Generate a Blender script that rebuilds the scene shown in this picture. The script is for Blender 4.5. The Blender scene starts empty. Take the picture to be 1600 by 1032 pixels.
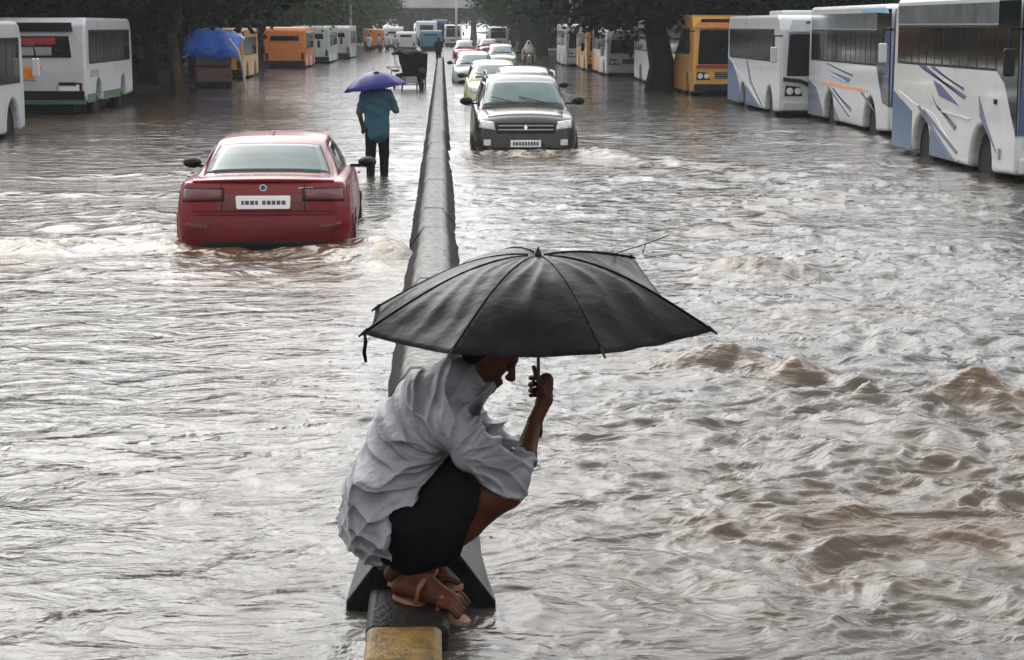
import bpy, bmesh, math, random
import numpy as np
from mathutils import Vector, Matrix
from mathutils.bvhtree import BVHTree
random.seed(7); RNG = np.random.default_rng(7)
SC = bpy.context.scene
C = bpy.data.collections.new("flooded_street"); SC.collection.children.link(C)
PI = math.pi
# ---------------------------------------------------------------- camera, sky, sun, exposure
CAM_H, FPX = 2.2, 3000.0
PITCH, YAW = math.atan(476/3000), math.atan(110/math.hypot(3000, 476))
cam = bpy.data.cameras.new("camera"); cam.sensor_width = 36; cam.lens = 36*FPX/1600
cam.clip_start = .1; cam.clip_end = 4000
co = bpy.data.objects.new("camera", cam); C.objects.link(co)
co.location = (0, 0, CAM_H); co.rotation_euler = (PI/2-PITCH, 0, -YAW); SC.camera = co
W = bpy.data.worlds.new("World"); SC.world = W; W.use_nodes = True
nt = W.node_tree; nt.nodes.clear()
sky = nt.nodes.new("ShaderNodeTexSky"); sky.sky_type = 'NISHITA'; sky.sun_disc = False
SUN_EL, SUN_AZ = math.radians(43), math.radians(-20)
sky.sun_elevation = SUN_EL; sky.sun_rotation = SUN_AZ; sky.dust_density = 4; sky.air_density = 1.0
hs = nt.nodes.new("ShaderNodeHueSaturation"); hs.inputs['Saturation'].default_value = .12
nz = nt.nodes.new("ShaderNodeTexNoise"); nz.inputs['Scale'].default_value = 2.2; nz.inputs['Detail'].default_value = 5
tc = nt.nodes.new("ShaderNodeTexCoord"); mr = nt.nodes.new("ShaderNodeMapRange")
mr.inputs['From Min'].default_value = .3; mr.inputs['From Max'].default_value = .7
mr.inputs['To Min'].default_value = .8; mr.inputs['To Max'].default_value = 1.15
mm = nt.nodes.new("ShaderNodeMixRGB"); mm.blend_type = 'MULTIPLY'; mm.inputs[0].default_value = 1
bg = nt.nodes.new("ShaderNodeBackground"); bg.inputs['Strength'].default_value = .15
wo = nt.nodes.new("ShaderNodeOutputWorld")
L_ = nt.links.new
L_(tc.outputs['Generated'], nz.inputs['Vector']); L_(nz.outputs['Fac'], mr.inputs['Value'])
veil = nt.nodes.new("ShaderNodeMixRGB"); veil.inputs[0].default_value = .55; veil.inputs[2].default_value = (5.6, 5.7, 5.85, 1)   # even layer of rain cloud
L_(sky.outputs[0], hs.inputs['Color']); L_(hs.outputs[0], veil.inputs[1]); L_(veil.outputs[0], mm.inputs[1]); L_(mr.outputs[0], mm.inputs[2])
L_(mm.outputs[0], bg.inputs['Color']); L_(bg.outputs[0], wo.inputs['Surface'])
sl = bpy.data.lights.new("sun", 'SUN'); sl.energy = .5; sl.angle = math.radians(70); sl.color = (1, .97, .93)
so = bpy.data.objects.new("sun", sl); C.objects.link(so)
# direction TO the sun: azimuth measured like the sky texture (0 = +Y, clockwise seen from above)
sd = Vector((math.sin(SUN_AZ)*math.cos(SUN_EL), math.cos(SUN_AZ)*math.cos(SUN_EL), math.sin(SUN_EL)))
so.rotation_euler = sd.to_track_quat('Z', 'Y').to_euler()
vs = SC.view_settings; vs.view_transform = 'Standard'; vs.look = 'None'; vs.exposure = 1.05; vs.gamma = 1; vs.use_curve_mapping = False
SC.cycles.max_bounces = 8; SC.cycles.volume_bounces = 0; SC.cycles.use_denoising = True

def at(px, py, z=0.0, d=None):
    """world point seen at a pixel of the 1600 px photo, on height z or at distance d along the road"""
    a, b = (px-800)/FPX, -(py-516)/FPX
    F = Vector((math.sin(YAW)*math.cos(PITCH), math.cos(YAW)*math.cos(PITCH), -math.sin(PITCH)))
    R = Vector((math.cos(YAW), -math.sin(YAW), 0)); U = Vector((math.sin(YAW)*math.sin(PITCH), math.cos(YAW)*math.sin(PITCH), math.cos(PITCH)))
    v = F+a*R+b*U; t = (z-CAM_H)/v.z if d is None else d/v.y
    return Vector((0, 0, CAM_H))+t*v

# ---------------------------------------------------------------- materials
def mat(name, col, rough=.5, metal=0., spec=.5, vary=.15, scale=6., coat=0., bump=0., mud=0., dark_band=None, bscale=40.):
    m = bpy.data.materials.new(name); m.use_nodes = True; t = m.node_tree; b = t.nodes['Principled BSDF']; l = t.links.new
    b.inputs['Roughness'].default_value = rough; b.inputs['Metallic'].default_value = metal
    b.inputs['Specular IOR Level'].default_value = spec; b.inputs['Coat Weight'].default_value = coat; b.inputs['Coat Roughness'].default_value = .05
    tcn = t.nodes.new("ShaderNodeTexCoord")
    n = t.nodes.new("ShaderNodeTexNoise"); n.inputs['Scale'].default_value = scale; n.inputs['Detail'].default_value = 6
    l(tcn.outputs['Object'], n.inputs['Vector'])
    r = t.nodes.new("ShaderNodeMapRange"); r.inputs['From Min'].default_value = .3; r.inputs['From Max'].default_value = .7
    r.inputs['To Min'].default_value = 1-vary; r.inputs['To Max'].default_value = 1+vary; l(n.outputs['Fac'], r.inputs['Value'])
    x = t.nodes.new("ShaderNodeMixRGB"); x.blend_type = 'MULTIPLY'; x.inputs[0].default_value = 1; x.inputs[1].default_value = (*col, 1); l(r.outputs[0], x.inputs[2])
    out = x.outputs[0]
    rr = t.nodes.new("ShaderNodeMapRange"); rr.inputs['To Min'].default_value = max(.02, rough*.75); rr.inputs['To Max'].default_value = min(1, rough*1.25)
    l(n.outputs['Fac'], rr.inputs['Value']); l(rr.outputs[0], b.inputs['Roughness'])
    if mud > 0:   # splashed mud that thins out with height above the flood
        g = t.nodes.new("ShaderNodeNewGeometry"); s = t.nodes.new("ShaderNodeSeparateXYZ"); l(g.outputs['Position'], s.inputs[0])
        a = t.nodes.new("ShaderNodeMapRange"); a.inputs['From Min'].default_value = .0; a.inputs['From Max'].default_value = .55
        a.inputs['To Min'].default_value = 1.0; a.inputs['To Max'].default_value = .12; l(s.outputs['Z'], a.inputs['Value'])
        n2 = t.nodes.new("ShaderNodeTexNoise"); n2.inputs['Scale'].default_value = 3.5; n2.inputs['Detail'].default_value = 8; n2.inputs['Roughness'].default_value = .7
        l(tcn.outputs['Object'], n2.inputs['Vector'])
        p = t.nodes.new("ShaderNodeMath"); p.operation = 'MULTIPLY'; l(a.outputs[0], p.inputs[0]); l(n2.outputs['Fac'], p.inputs[1])
        q = t.nodes.new("ShaderNodeMath"); q.operation = 'MULTIPLY'; q.use_clamp = True; q.inputs[1].default_value = mud*1.5; l(p.outputs[0], q.inputs[0])
        y = t.nodes.new("ShaderNodeMixRGB"); y.inputs[2].default_value = (.13, .105, .08, 1); l(q.outputs[0], y.inputs[0]); l(out, y.inputs[1]); out = y.outputs[0]
    if dark_band:   # darkens the surface up from the water line, ragged at its top
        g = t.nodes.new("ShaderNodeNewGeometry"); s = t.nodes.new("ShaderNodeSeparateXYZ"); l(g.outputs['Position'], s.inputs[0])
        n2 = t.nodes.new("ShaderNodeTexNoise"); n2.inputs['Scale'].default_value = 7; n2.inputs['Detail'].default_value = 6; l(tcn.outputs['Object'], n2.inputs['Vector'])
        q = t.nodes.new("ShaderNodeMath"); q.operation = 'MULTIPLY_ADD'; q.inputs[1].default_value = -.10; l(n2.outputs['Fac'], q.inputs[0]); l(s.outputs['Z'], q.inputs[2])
        a = t.nodes.new("ShaderNodeMapRange"); a.inputs['From Min'].default_value = dark_band[0]; a.inputs['From Max'].default_value = dark_band[1]-.09
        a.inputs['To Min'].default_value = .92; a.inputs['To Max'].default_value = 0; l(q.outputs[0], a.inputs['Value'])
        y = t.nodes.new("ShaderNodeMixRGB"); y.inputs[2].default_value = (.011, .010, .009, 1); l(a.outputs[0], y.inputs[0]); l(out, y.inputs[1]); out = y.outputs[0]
    l(out, b.inputs['Base Color'])
    if bump > 0:
        n3 = t.nodes.new("ShaderNodeTexNoise"); n3.inputs['Scale'].default_value = bscale; n3.inputs['Detail'].default_value = 6
        l(tcn.outputs['Object'], n3.inputs['Vector'])
        bp = t.nodes.new("ShaderNodeBump"); bp.inputs['Strength'].default_value = bump; bp.inputs['Distance'].default_value = .02
        l(n3.outputs['Fac'], bp.inputs['Height']); l(bp.outputs[0], b.inputs['Normal'])
    return m
M = dict(
    red_paint=mat("red_paint", (.155, .0015, .007), .25, spec=.28, coat=.2, vary=.08, mud=.12),
    bumper_red=mat("shaded_wet_red", (.11, .0015, .005), .3, spec=.25, vary=.15, mud=.15), dark_red=mat("dark_red", (.10, .004, .006), .3, coat=.3), tail_red=mat("tail_red", (.10, .004, .006), .12, coat=.8, vary=.05),  # bumper red darkened for wet and for the shaded lower third
    black=mat("black_plastic", (.007, .007, .008), .5, spec=.2), rubber=mat("rubber", (.006, .006, .006), .8, spec=.12),
    glass=mat("car_glass", (.035, .075, .075), .08, spec=.3, vary=.3, scale=3),
    bglass=mat("bus_glass", (.005, .007, .0075), .10, spec=.2, vary=.4, scale=2.2),
    skyglass=mat("grey_sky_band", (.12, .13, .14), .12, spec=.8, vary=.3, scale=1.5),  # grey of the upper bus glass includes the reflected sky
    white=mat("white_paint", (.50, .51, .52), .3, coat=.3, vary=.08, scale=2.5, mud=.45),
    cream=mat("cream_paint", (.49, .50, .485), .32, coat=.3, vary=.08, scale=2.5, mud=.4),
    blue=mat("blue_paint", (.022, .085, .20), .35, spec=.3, coat=.05, vary=.15, mud=.35), greyblue=mat("grey_blue_paint", (.028, .085, .17), .35, spec=.3, coat=.05, vary=.15, mud=.3),
    navy=mat("navy_paint", (.01, .035, .13), .25, coat=.4), violet=mat("violet_stripe", (.075, .06, .17), .35), slate=mat("slate_stripe", (.10, .115, .17), .35),
    skyblue=mat("sky_blue_print", (.22, .45, .62), .35), orange=mat("orange_paint", (.72, .22, .03), .35, coat=.3, mud=.4), orstripe=mat("orange_stripe", (.75, .30, .14), .35),
    yellow=mat("yellow_paint", (.62, .30, .025), .35, coat=.3, mud=.4), paleyellow=mat("pale_yellow_paint", (.70, .68, .42), .3, coat=.4),
    palegreen=mat("pale_green_paint", (.55, .64, .56), .3, coat=.4), green=mat("green_paint", (.05, .13, .06), .4, mud=.3),
    teal=mat("teal_paint", (.05, .16, .20), .4), crimson=mat("crimson_paint", (.30, .01, .03), .3, coat=.4), maroon=mat("maroon_paint", (.10, .015, .012), .4, mud=.4),
    chrome=mat("chrome", (.6, .6, .6), .15, metal=1), lamp=mat("lamp_lens", (.55, .56, .56), .08, spec=.9, coat=1, vary=.3, scale=18), plate=mat("plate_white", (.75, .75, .72), .4, vary=.05),
    plate_ink=mat("plate_ink", (.06, .06, .06), .5), suv=mat("suv_paint", (.016, .0115, .009), .28, coat=.3, mud=.25), redtext=mat("red_print", (.38, .02, .03), .5), grey=mat("grey_metal", (.3, .3, .31), .4),
    concrete=mat("wet_concrete", (.25, .246, .236), .7, spec=.05, vary=.5, scale=14, bump=.3, dark_band=(.085, .225)), black_end=mat("black_end_face", (.006, .006, .006), .5, spec=.12, vary=.4, scale=9, bump=.5), greyconcrete=mat("grey_wet_concrete", (.085, .083, .078), .55, spec=.2, vary=.5, scale=11, bump=.5), darkrim=mat("dark_rim", (.012, .012, .012), .7, spec=.15), darkconcrete=mat("dark_wet_concrete", (.013, .0115, .010), .45, spec=.12, vary=.5, scale=9, bump=.6),
    kerbyellow=mat("worn_yellow_paint", (.15, .085, .012), .5, vary=.55, scale=16, bump=.6),
    skin=mat("skin", (.050, .0155, .0062), .5, spec=.15, vary=.3, scale=14), skin2=mat("skin_brown", (.06, .028, .016), .5, spec=.2), hair=mat("hair", (.004, .004, .004), .7, spec=.1),
    shirt=mat("wet_shirt", (.18, .18, .195), .42, spec=.4, vary=.35, scale=5, bump=.8, bscale=13), shorts=mat("black_cloth", (.004, .004, .0045), .8, spec=.08, vary=.3, bump=.6, bscale=10),
    teal_cloth=mat("teal_cloth", (.008, .058, .085), .7, vary=.2), dark_cloth=mat("dark_cloth", (.006, .006, .006), .8, spec=.12), sandal=mat("sandal", (.16, .055, .022), .55), sole=mat("sandal_sole", (.20, .10, .05), .6),
    tarp=mat("blue_tarpaulin", (.02, .12, .55), .35, vary=.3, bump=.5, bscale=8), bark=mat("bark", (.016, .013, .010), .85, spec=.1, vary=.5, bump=.9, bscale=12), palebark=mat("pale_bark", (.07, .048, .028), .85, spec=.1, vary=.4, bump=.8, bscale=12),
    beige=mat("beige_cloth", (.52, .45, .36), .6), steel=mat("painted_steel", (.5, .5, .5), .4), asphalt=mat("asphalt", (.05, .05, .05), .8), mudground=mat("mud_ground", (.02, .016, .012), .8, spec=.1, vary=.5, scale=1.5, bump=.6),
    deck=mat("flyover_concrete", (.34, .34, .33), .7, vary=.2, scale=.5), umb_pole=mat("umbrella_steel", (.12, .12, .13), .3, metal=.8),
)
def umb_mat():
    m = mat("umbrella_cloth", (.004, .0042, .005), .27, spec=.075, vary=.4, scale=7, bump=.4, bscale=9); return m
M['umb'] = umb_mat()
def leaf_mat(name, col):
    m = mat(name, col, .75, spec=.06, vary=.5, scale=.9); return m
M['leaf'] = leaf_mat("leaves", (.028, .054, .016)); M['leaf2'] = leaf_mat("olive_leaves", (.048, .066, .016)); M['leaf3'] = leaf_mat("dark_leaves", (.006, .0115, .0045))

# ---------------------------------------------------------------- mesh helpers
class MB:
    def __init__(s): s.v = []; s.f = []
    def add(s, vs, fs):
        b = len(s.v); s.v += [tuple(v) for v in vs]; s.f += [tuple(b+i for i in f) for f in fs]; return s
    def box(s, c, d, rot=None):
        x, y, z = d[0]/2, d[1]/2, d[2]/2
        vs = [Vector(p) for p in ((-x, -y, -z), (x, -y, -z), (x, y, -z), (-x, y, -z), (-x, -y, z), (x, -y, z), (x, y, z), (-x, y, z))]
        if rot: vs = [rot @ v for v in vs]
        return s.add([v+Vector(c) for v in vs], [(3, 2, 1, 0), (4, 5, 6, 7), (0, 1, 5, 4), (1, 2, 6, 5), (2, 3, 7, 6), (3, 0, 4, 7)])
    def tube(s, pts, r, n=8, cap=True):
        pts = [Vector(p) for p in pts]; rs = r if isinstance(r, (list, tuple)) else [r]*len(pts); rings = []; vs = []
        up = Vector((0, 0, 1))
        for i, p in enumerate(pts):
            t = (pts[min(i+1, len(pts)-1)]-pts[max(i-1, 0)]).normalized()
            a = t.cross(up if abs(t.dot(up)) < .95 else Vector((1, 0, 0))).normalized(); b = a.cross(t)
            vs += [p+rs[i]*(math.cos(2*PI*k/n)*a+math.sin(2*PI*k/n)*b) for k in range(n)]
        fs = [(i*n+k, i*n+(k+1) % n, (i+1)*n+(k+1) % n, (i+1)*n+k) for i in range(len(pts)-1) for k in range(n)]
        if cap: fs += [tuple(range(n))[::-1], tuple((len(pts)-1)*n+k for k in range(n))]
        return s.add(vs, fs)
    def prism(s, poly, axis, a0, a1):
        """poly in the two other axes (order x,y,z without axis), extruded along axis"""
        n = len(poly); vs = []
        for a in (a0, a1):
            for p in poly: q = list(p); q.insert(axis, a); vs.append(q)
        return s.add(vs, [tuple(range(n))[::-1], tuple(range(n, 2*n))]+[(i, (i+1) % n, n+(i+1) % n, n+i) for i in range(n)])
    def lathe(s, prof, axis, c, n=20):
        """prof: (radius, offset along axis)"""
        vs = []
        for r, h in prof:
            for k in range(n):
                a = 2*PI*k/n; q = [r*math.cos(a), r*math.sin(a)]; q.insert(axis, h); vs.append(Vector(q)+Vector(c))
        m = len(prof)
        return s.add(vs, [(i*n+k, i*n+(k+1) % n, (i+1)*n+(k+1) % n, (i+1)*n+k) for i in range(m-1) for k in range(n)]+[tuple(range(n))[::-1], tuple((m-1)*n+k for k in range(n))])
    def ellipsoid(s, c, r, n=10):
        vs = [Vector((r[0]*math.sin(PI*i/n)*math.cos(2*PI*k/(2*n)), r[1]*math.sin(PI*i/n)*math.sin(2*PI*k/(2*n)), r[2]*math.cos(PI*i/n)))+Vector(c) for i in range(n+1) for k in range(2*n)]
        return s.add(vs, [(i*2*n+k, i*2*n+(k+1) % (2*n), (i+1)*2*n+(k+1) % (2*n), (i+1)*2*n+k) for i in range(n) for k in range(2*n)])
    def grid(s, P):
        """P: nested list [i][j] of points"""
        a, b = len(P), len(P[0])
        return s.add([p for r in P for p in r], [(i*b+j, i*b+j+1, (i+1)*b+j+1, (i+1)*b+j) for i in range(a-1) for j in range(b-1)])
    def build(s, name, m, parent=None, smooth=False, bevel=0., seg=2, fix=True, auto=None):
        me = bpy.data.meshes.new(name)
        if fix and len(s.f) < 60000:
            bm = bmesh.new(); vs = [bm.verts.new(v) for v in s.v]
            for f in s.f:
                if len(set(f)) > 2:
                    try: bm.faces.new([vs[i] for i in f])
                    except ValueError: pass
            bmesh.ops.remove_doubles(bm, verts=bm.verts, dist=1e-5); bmesh.ops.recalc_face_normals(bm, faces=bm.faces)
            bm.to_mesh(me); bm.free()
        else: me.from_pydata(s.v, [], s.f)
        me.materials.append(m if not isinstance(m, str) else M[m])
        if smooth: me.shade_smooth()
        if auto:
            me.shade_smooth(); me.set_sharp_from_angle(angle=math.radians(auto))
        o = bpy.data.objects.new(name, me); C.objects.link(o)
        if parent: o.parent = parent
        if bevel:
            b = o.modifiers.new("bevel", 'BEVEL'); b.width = bevel; b.segments = seg; b.limit_method = 'ANGLE'; b.angle_limit = math.radians(40)
        return o
def tag(o, label=None, cat=None, group=None, kind=None):
    for k, v in (('label', label), ('category', cat), ('group', group), ('kind', kind)):
        if v: o[k] = v
    return o
def thing(name, label, cat, loc=(0, 0, 0), rz=0., group=None):
    o = bpy.data.objects.new(name, None); o.empty_display_size = .2; C.objects.link(o); o.location = loc; o.rotation_euler = (0, 0, rz); return tag(o, label, cat, group)
KIDS = {}
def copy_tree(o, parent=None):
    c = o.copy(); C.objects.link(c)
    if parent: c.parent = parent
    for ch in list(o.children): copy_tree(ch, c)
    return c
def copy_thing(o, loc, rz, label, sc=1.):
    c = copy_tree(o); c.location = loc; c.rotation_euler = (0, 0, rz); c.scale = (sc,)*3; c['label'] = label; return c
def from_arrays(name, V, F, m, parent=None, smooth=True):
    me = bpy.data.meshes.new(name); V = np.asarray(V, np.float32); F = np.asarray(F, np.int32); k = F.shape[1]
    me.vertices.add(len(V)); me.vertices.foreach_set('co', V.ravel()); me.loops.add(F.size); me.loops.foreach_set('vertex_index', F.ravel())
    me.polygons.add(len(F)); me.polygons.foreach_set('loop_start', np.arange(0, F.size, k, dtype=np.int32)); me.polygons.foreach_set('loop_total', np.full(len(F), k, np.int32))
    me.update(calc_edges=True); me.validate()
    if smooth: me.shade_smooth()
    me.materials.append(m if not isinstance(m, str) else M[m]); o = bpy.data.objects.new(name, me); C.objects.link(o)
    if parent: o.parent = parent
    return o

# ---------------------------------------------------------------- gradient noise
PERM = RNG.permutation(256); PERM = np.concatenate([PERM, PERM]); GA = RNG.random(256)*2*PI; GX, GY = np.cos(GA), np.sin(GA)
def perlin(x, y):
    xi = np.floor(x).astype(np.int64); yi = np.floor(y).astype(np.int64); xf = x-xi; yf = y-yi; xi &= 255; yi &= 255
    u = xf*xf*xf*(xf*(xf*6-15)+10); v = yf*yf*yf*(yf*(yf*6-15)+10)
    def g(ix, iy, dx, dy):
        h = PERM[PERM[ix & 255]+(iy & 255)]; return GX[h]*dx+GY[h]*dy
    a = g(xi, yi, xf, yf); b = g(xi+1, yi, xf-1, yf); c = g(xi, yi+1, xf, yf-1); d = g(xi+1, yi+1, xf-1, yf-1)
    return (a+u*(b-a)+v*((c+u*(d-c))-(a+u*(b-a))))*1.5

# ---------------------------------------------------------------- the setting: road bed, verges, flood water
MB().add([(-13, -30, -.33), (13, -30, -.33), (13, 1500, -.33), (-13, 1500, -.33)], [(0, 1, 2, 3)]).build('road', 'asphalt')['kind'] = 'structure'
for s in (-1, 1):
    P = []
    for i in range(90):
        y = 20+i*7.; w = 11.6+1.0*math.sin(i*1.7+s)+.6*math.sin(i*.61)
        P.append([Vector((s*(w-1.2), y, -.2)), Vector((s*w, y, .03+.03*math.sin(i*2.3))), Vector((s*(w+1.5), y, .12+.05*math.sin(i*1.1))), Vector((s*60, y, .3)), Vector((s*300, y, .5))])
    MB().grid(P).build('verge', 'mudground')['kind'] = 'structure'

def seg_dist(x, y, a, b):
    ax, ay = a; bx, by = b; dx, dy = bx-ax, by-ay; t = np.clip(((x-ax)*dx+(y-ay)*dy)/(dx*dx+dy*dy), 0, 1)
    return np.hypot(x-ax-t*dx, y-ay-t*dy), t, ((x-ax)*dy-(y-ay)*dx)
# standing waves, wakes and foam: start, end, height, width, foam, mud
RIDGES = [
    ((-2.75, 19.4), (-4.6, 18.6), .11, .34, 1., .7), ((-4.6, 18.6), (-8.5, 18.2), .05, .45, .6, .9), ((-2.9, 17.9), (-6.2, 16.9), .045, .45, .45, .9),
    ((-.85, 19.3), (-.50, 18.2), .13, .24, 1., .7), ((-2.65, 18.75), (-2.2, 18.3), .07, .25, .9, .6), ((-1.2, 18.5), (-.55, 17.6), .06, .25, .8, .7), ((-2.6, 18.65), (-1.0, 18.6), .045, .25, .6, .9), ((-3.0, 17.2), (-.6, 17.0), .035, .5, .35, .9), ((-.8, 20.5), (-.55, 22.5), .06, .25, .6, .6),
    ((-2.8, 18.9), (-8, 17.5), .03, .75, .62, .9), ((-.9, 18.6), (-.45, 17.0), .05, .4, .75, .8), ((-2.8, 18.2), (-.7, 18.1), .035, .45, .6, 1.), ((-2.9, 20.2), (-3.6, 22.5), .05, .3, .7, .6),
    ((-2.85, 21), (-4.5, 21.5), .06, .4, .5, .7),
    ((.35, 32.6), (2.5, 32.6), .12, .32, .9, .6), ((.3, 33.2), (-.02, 29.5), .07, .3, .5, .9), ((2.4, 33.2), (3.8, 31.0), .06, .3, .5, .5), ((.2, 30.6), (2.4, 30.3), .05, .35, .4, .8),
    ((2.5, 17.3), (3.25, 16.8), .14, .17, 0, 1.), ((2.9, 20.6), (3.9, 22.2), .05, .18, .1, .9), ((3.3, 24), (5.6, 25.2), .05, .2, .2, .7), ((4.2, 28), (7.3, 29.6), .05, .25, .2, .5),
    ((1.6, 12.5), (2.25, 11.8), .15, .16, 0, 1.), ((2.25, 11.75), (2.6, 11.35), .07, .12, 0, .9), ((2.62, 11.05), (3.15, 10.85), .18, .19, 0, 1.), ((3.2, 10.8), (4.2, 10.4), .08, .2, 0, 1.), ((2.1, 9.6), (3.4, 9.3), .05, .14, 0, 1.), ((1.1, 8.2), (1.9, 8.0), .035, .12, 0, .8), ((1.5, 7.4), (2.3, 7.3), .03, .10, 0, .8),
    ((2.4, 14.2), (3.6, 14.8), .03, .14, 0, .6), ((1.0, 10.4), (2.1, 10.1), .03, .12, .1, .5), ((1.2, 8.9), (3.0, 8.6), .02, .12, 0, .8), ((-1.3, 8.7), (-.85, 9.4), .022, .10, .12, .7), ((-3.2, 25.0), (-7.5, 25.8), .04, .35, .3, .6),
    ((-3, 29), (-7.8, 28.2), .04, .4, .3, .6), ((7.6, 26.6), (7.5, 34), .03, .2, .3, .3), ((8.5, 38.2), (8.4, 45), .03, .2, .3, .3),
]
MUDPATCH = [(2.0, 8.2, 1.5, 1.6), (3.2, 9.3, 1.4, 1.4), (1.0, 7.3, .7, .9), (-4.5, 18.3, 3.5, 1.2), (-6.5, 33, 3, 6), (-7.5, 46, 4, 9), (-1.6, 18, 1.6, 1.0), (-1.05, 9.05, .3, .4), (1.3, 31, 1.3, 1.5)]
def water():
    nr, nc = 860, 820
    # rows follow the perspective: spacing grows with the square of the distance
    inv = np.linspace(1/5.2, 1/170., nr); d = 1/inv
    d = np.concatenate([[-60, -10, 2.0], d, [220, 320, 600, 1600]])
    u = np.linspace(-1, 1, nc); u = np.concatenate([[-12, -5, -2.4, -1.5], u, [1.5, 2.4, 5, 12]])
    hw = np.where(d > 0, .335*np.maximum(d, 5)+.25, 8)
    D, U = np.meshgrid(d, u, indexing='ij'); HW = hw[:, None]; X = U*HW+.037*np.maximum(D, 0); Y = D+0*U
    sp = np.maximum(HW*2/nc, .0)*1.0; spy = np.gradient(d)[:, None]; S = np.maximum(sp, spy*.45)
    Z = np.zeros_like(X)
    wx = X+.35*perlin(X*.8, Y*.8+9)+.08*perlin(X*3.1+5, Y*3.1); wy = Y+.35*perlin(X*.8+31, Y*.8)+.08*perlin(X*3.1, Y*3.1+40)
    # agitation: calmer glassy sheets and rougher areas
    ag = np.clip(.62+.9*perlin(X*.22+3, Y*.16+7)+.25*np.clip((X-.8)/2.5, -1, 1), .28, 1.35)
    for i, (lam, amp, ridged) in enumerate(((2.6, .034, 0), (1.15, .034, .35), (.55, .033, .65), (.27, .0235, .75), (.135, .0130, .8), (.068, .0056, .6))):
        fade = np.clip((lam/S-2.2)/2.0, 0, 1)
        if fade.max() <= 0: continue
        ang = (.25, -.4, .15, .5, -.2, .1)[i]; cx = wx*math.cos(ang)+wy*math.sin(ang); cy = -wx*math.sin(ang)+wy*math.cos(ang)
        n = perlin(cx/lam*.62+17*i, cy/lam+5.3*i)
        if ridged: n = (1-ridged)*n+ridged*(.62-1.9*np.abs(perlin(cx/lam*.55+7*i, cy/lam*.95+51)))
        Z += amp*n*fade*(ag if i > 0 else 1)*(1+(.42*np.clip((X-.6)/2, 0, 1)-.34*np.clip((.5-X)/1.2, 0, 1)) if i in (1, 2, 3, 4) else 1)
    foam = np.zeros_like(X); mud = np.zeros_like(X)
    for a, b, h, w, fo, mu in RIDGES:
        jx = X+.25*w*perlin(X*2.1/w*.4, Y*2.1/w*.4)*2; jy = Y+.5*w*perlin(X*1.7/w*.4+8, Y*1.7/w*.4)*2
        dist, t, side = seg_dist(jx, jy, a, b)
        prof = np.exp(-(dist/w)**2)*(.8+.5*perlin(X*.45/w+2, Y*.45/w)); Z += h*prof*np.clip(np.minimum(t+.25, 1.25-t)*3, 0, 1)
        g = np.exp(-(dist/(1.5*w))**2); foam = np.maximum(foam, fo*g); mud = np.maximum(mud, mu*np.exp(-(dist/(2.2*w))**2))
    for x0, y0, rx, ry in MUDPATCH:
        mud = np.maximum(mud, .8*np.exp(-((X-x0)/rx)**2-((Y-y0)/ry)**2))
    # ripple rings where the wall and the cars stand, churned foam crests
    crest = np.clip((Z-.018)/.05, 0, 1)
    foam = np.clip(foam*(.55+.8*perlin(X*6, Y*6)+.5*perlin(X*15, Y*15))+.12*crest*np.clip(perlin(X*2+4, Y*2)+.1, 0, 1)*(1-mud), 0, 1)
    mud = np.clip(mud*(.8+.6*perlin(X*1.3+3, Y*1.3)), 0, 1)
    edge = (D > 165) | (D < 5) | (np.abs(U) > 1.001); Z = np.where(edge, -.005, Z)
    V = np.stack([X, Y, Z], -1).reshape(-1, 3); R, K = X.shape; idx = np.arange(R*K).reshape(R, K)
    F = np.stack([idx[:-1, :-1], idx[:-1, 1:], idx[1:, 1:], idx[1:, :-1]], -1).reshape(-1, 4)
    m = bpy.data.materials.new("flood_water"); m.use_nodes = True; t = m.node_tree; l = t.links.new; b = t.nodes['Principled BSDF']
    b.inputs['IOR'].default_value = 1.36; b.inputs['Specular IOR Level'].default_value = .55
    def attr(n):
        a = t.nodes.new("ShaderNodeAttribute"); a.attribute_name = n; return a.outputs['Fac']
    tcn = t.nodes.new("ShaderNodeTexCoord"); n1 = t.nodes.new("ShaderNodeTexNoise"); n1.inputs['Scale'].default_value = .6; n1.inputs['Detail'].default_value = 7; l(tcn.outputs['Object'], n1.inputs['Vector'])
    base = t.nodes.new("ShaderNodeMixRGB"); base.inputs[1].default_value = (.052, .048, .043, 1); base.inputs[2].default_value = (.095, .085, .073, 1); l(n1.outputs['Fac'], base.inputs[0])
    mx = t.nodes.new("ShaderNodeMixRGB"); l(attr('mud'), mx.inputs[0]); l(base.outputs[0], mx.inputs[1]); mx.inputs[2].default_value = (.085, .050, .024, 1)
    n2 = t.nodes.new("ShaderNodeTexNoise"); n2.inputs['Scale'].default_value = 16; n2.inputs['Detail'].default_value = 8; n2.inputs['Roughness'].default_value = .7; l(tcn.outputs['Object'], n2.inputs['Vector'])
    fm = t.nodes.new("ShaderNodeMath"); fm.operation = 'MULTIPLY_ADD'; fm.use_clamp = True; l(attr('foam'), fm.inputs[0]); l(n2.outputs['Fac'], fm.inputs[1]); fm.inputs[2].default_value = 0
    f2 = t.nodes.new("ShaderNodeMapRange"); f2.inputs['From Min'].default_value = .20; f2.inputs['From Max'].default_value = .42; l(fm.outputs[0], f2.inputs['Value'])
    fx = t.nodes.new("ShaderNodeMixRGB"); l(f2.outputs[0], fx.inputs[0]); l(mx.outputs[0], fx.inputs[1]); fx.inputs[2].default_value = (.40, .345, .275, 1); l(fx.outputs[0], b.inputs['Base Color'])
    ro = t.nodes.new("ShaderNodeMapRange"); ro.inputs['To Min'].default_value = .05; ro.inputs['To Max'].default_value = .5; l(f2.outputs[0], ro.inputs['Value'])
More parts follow.
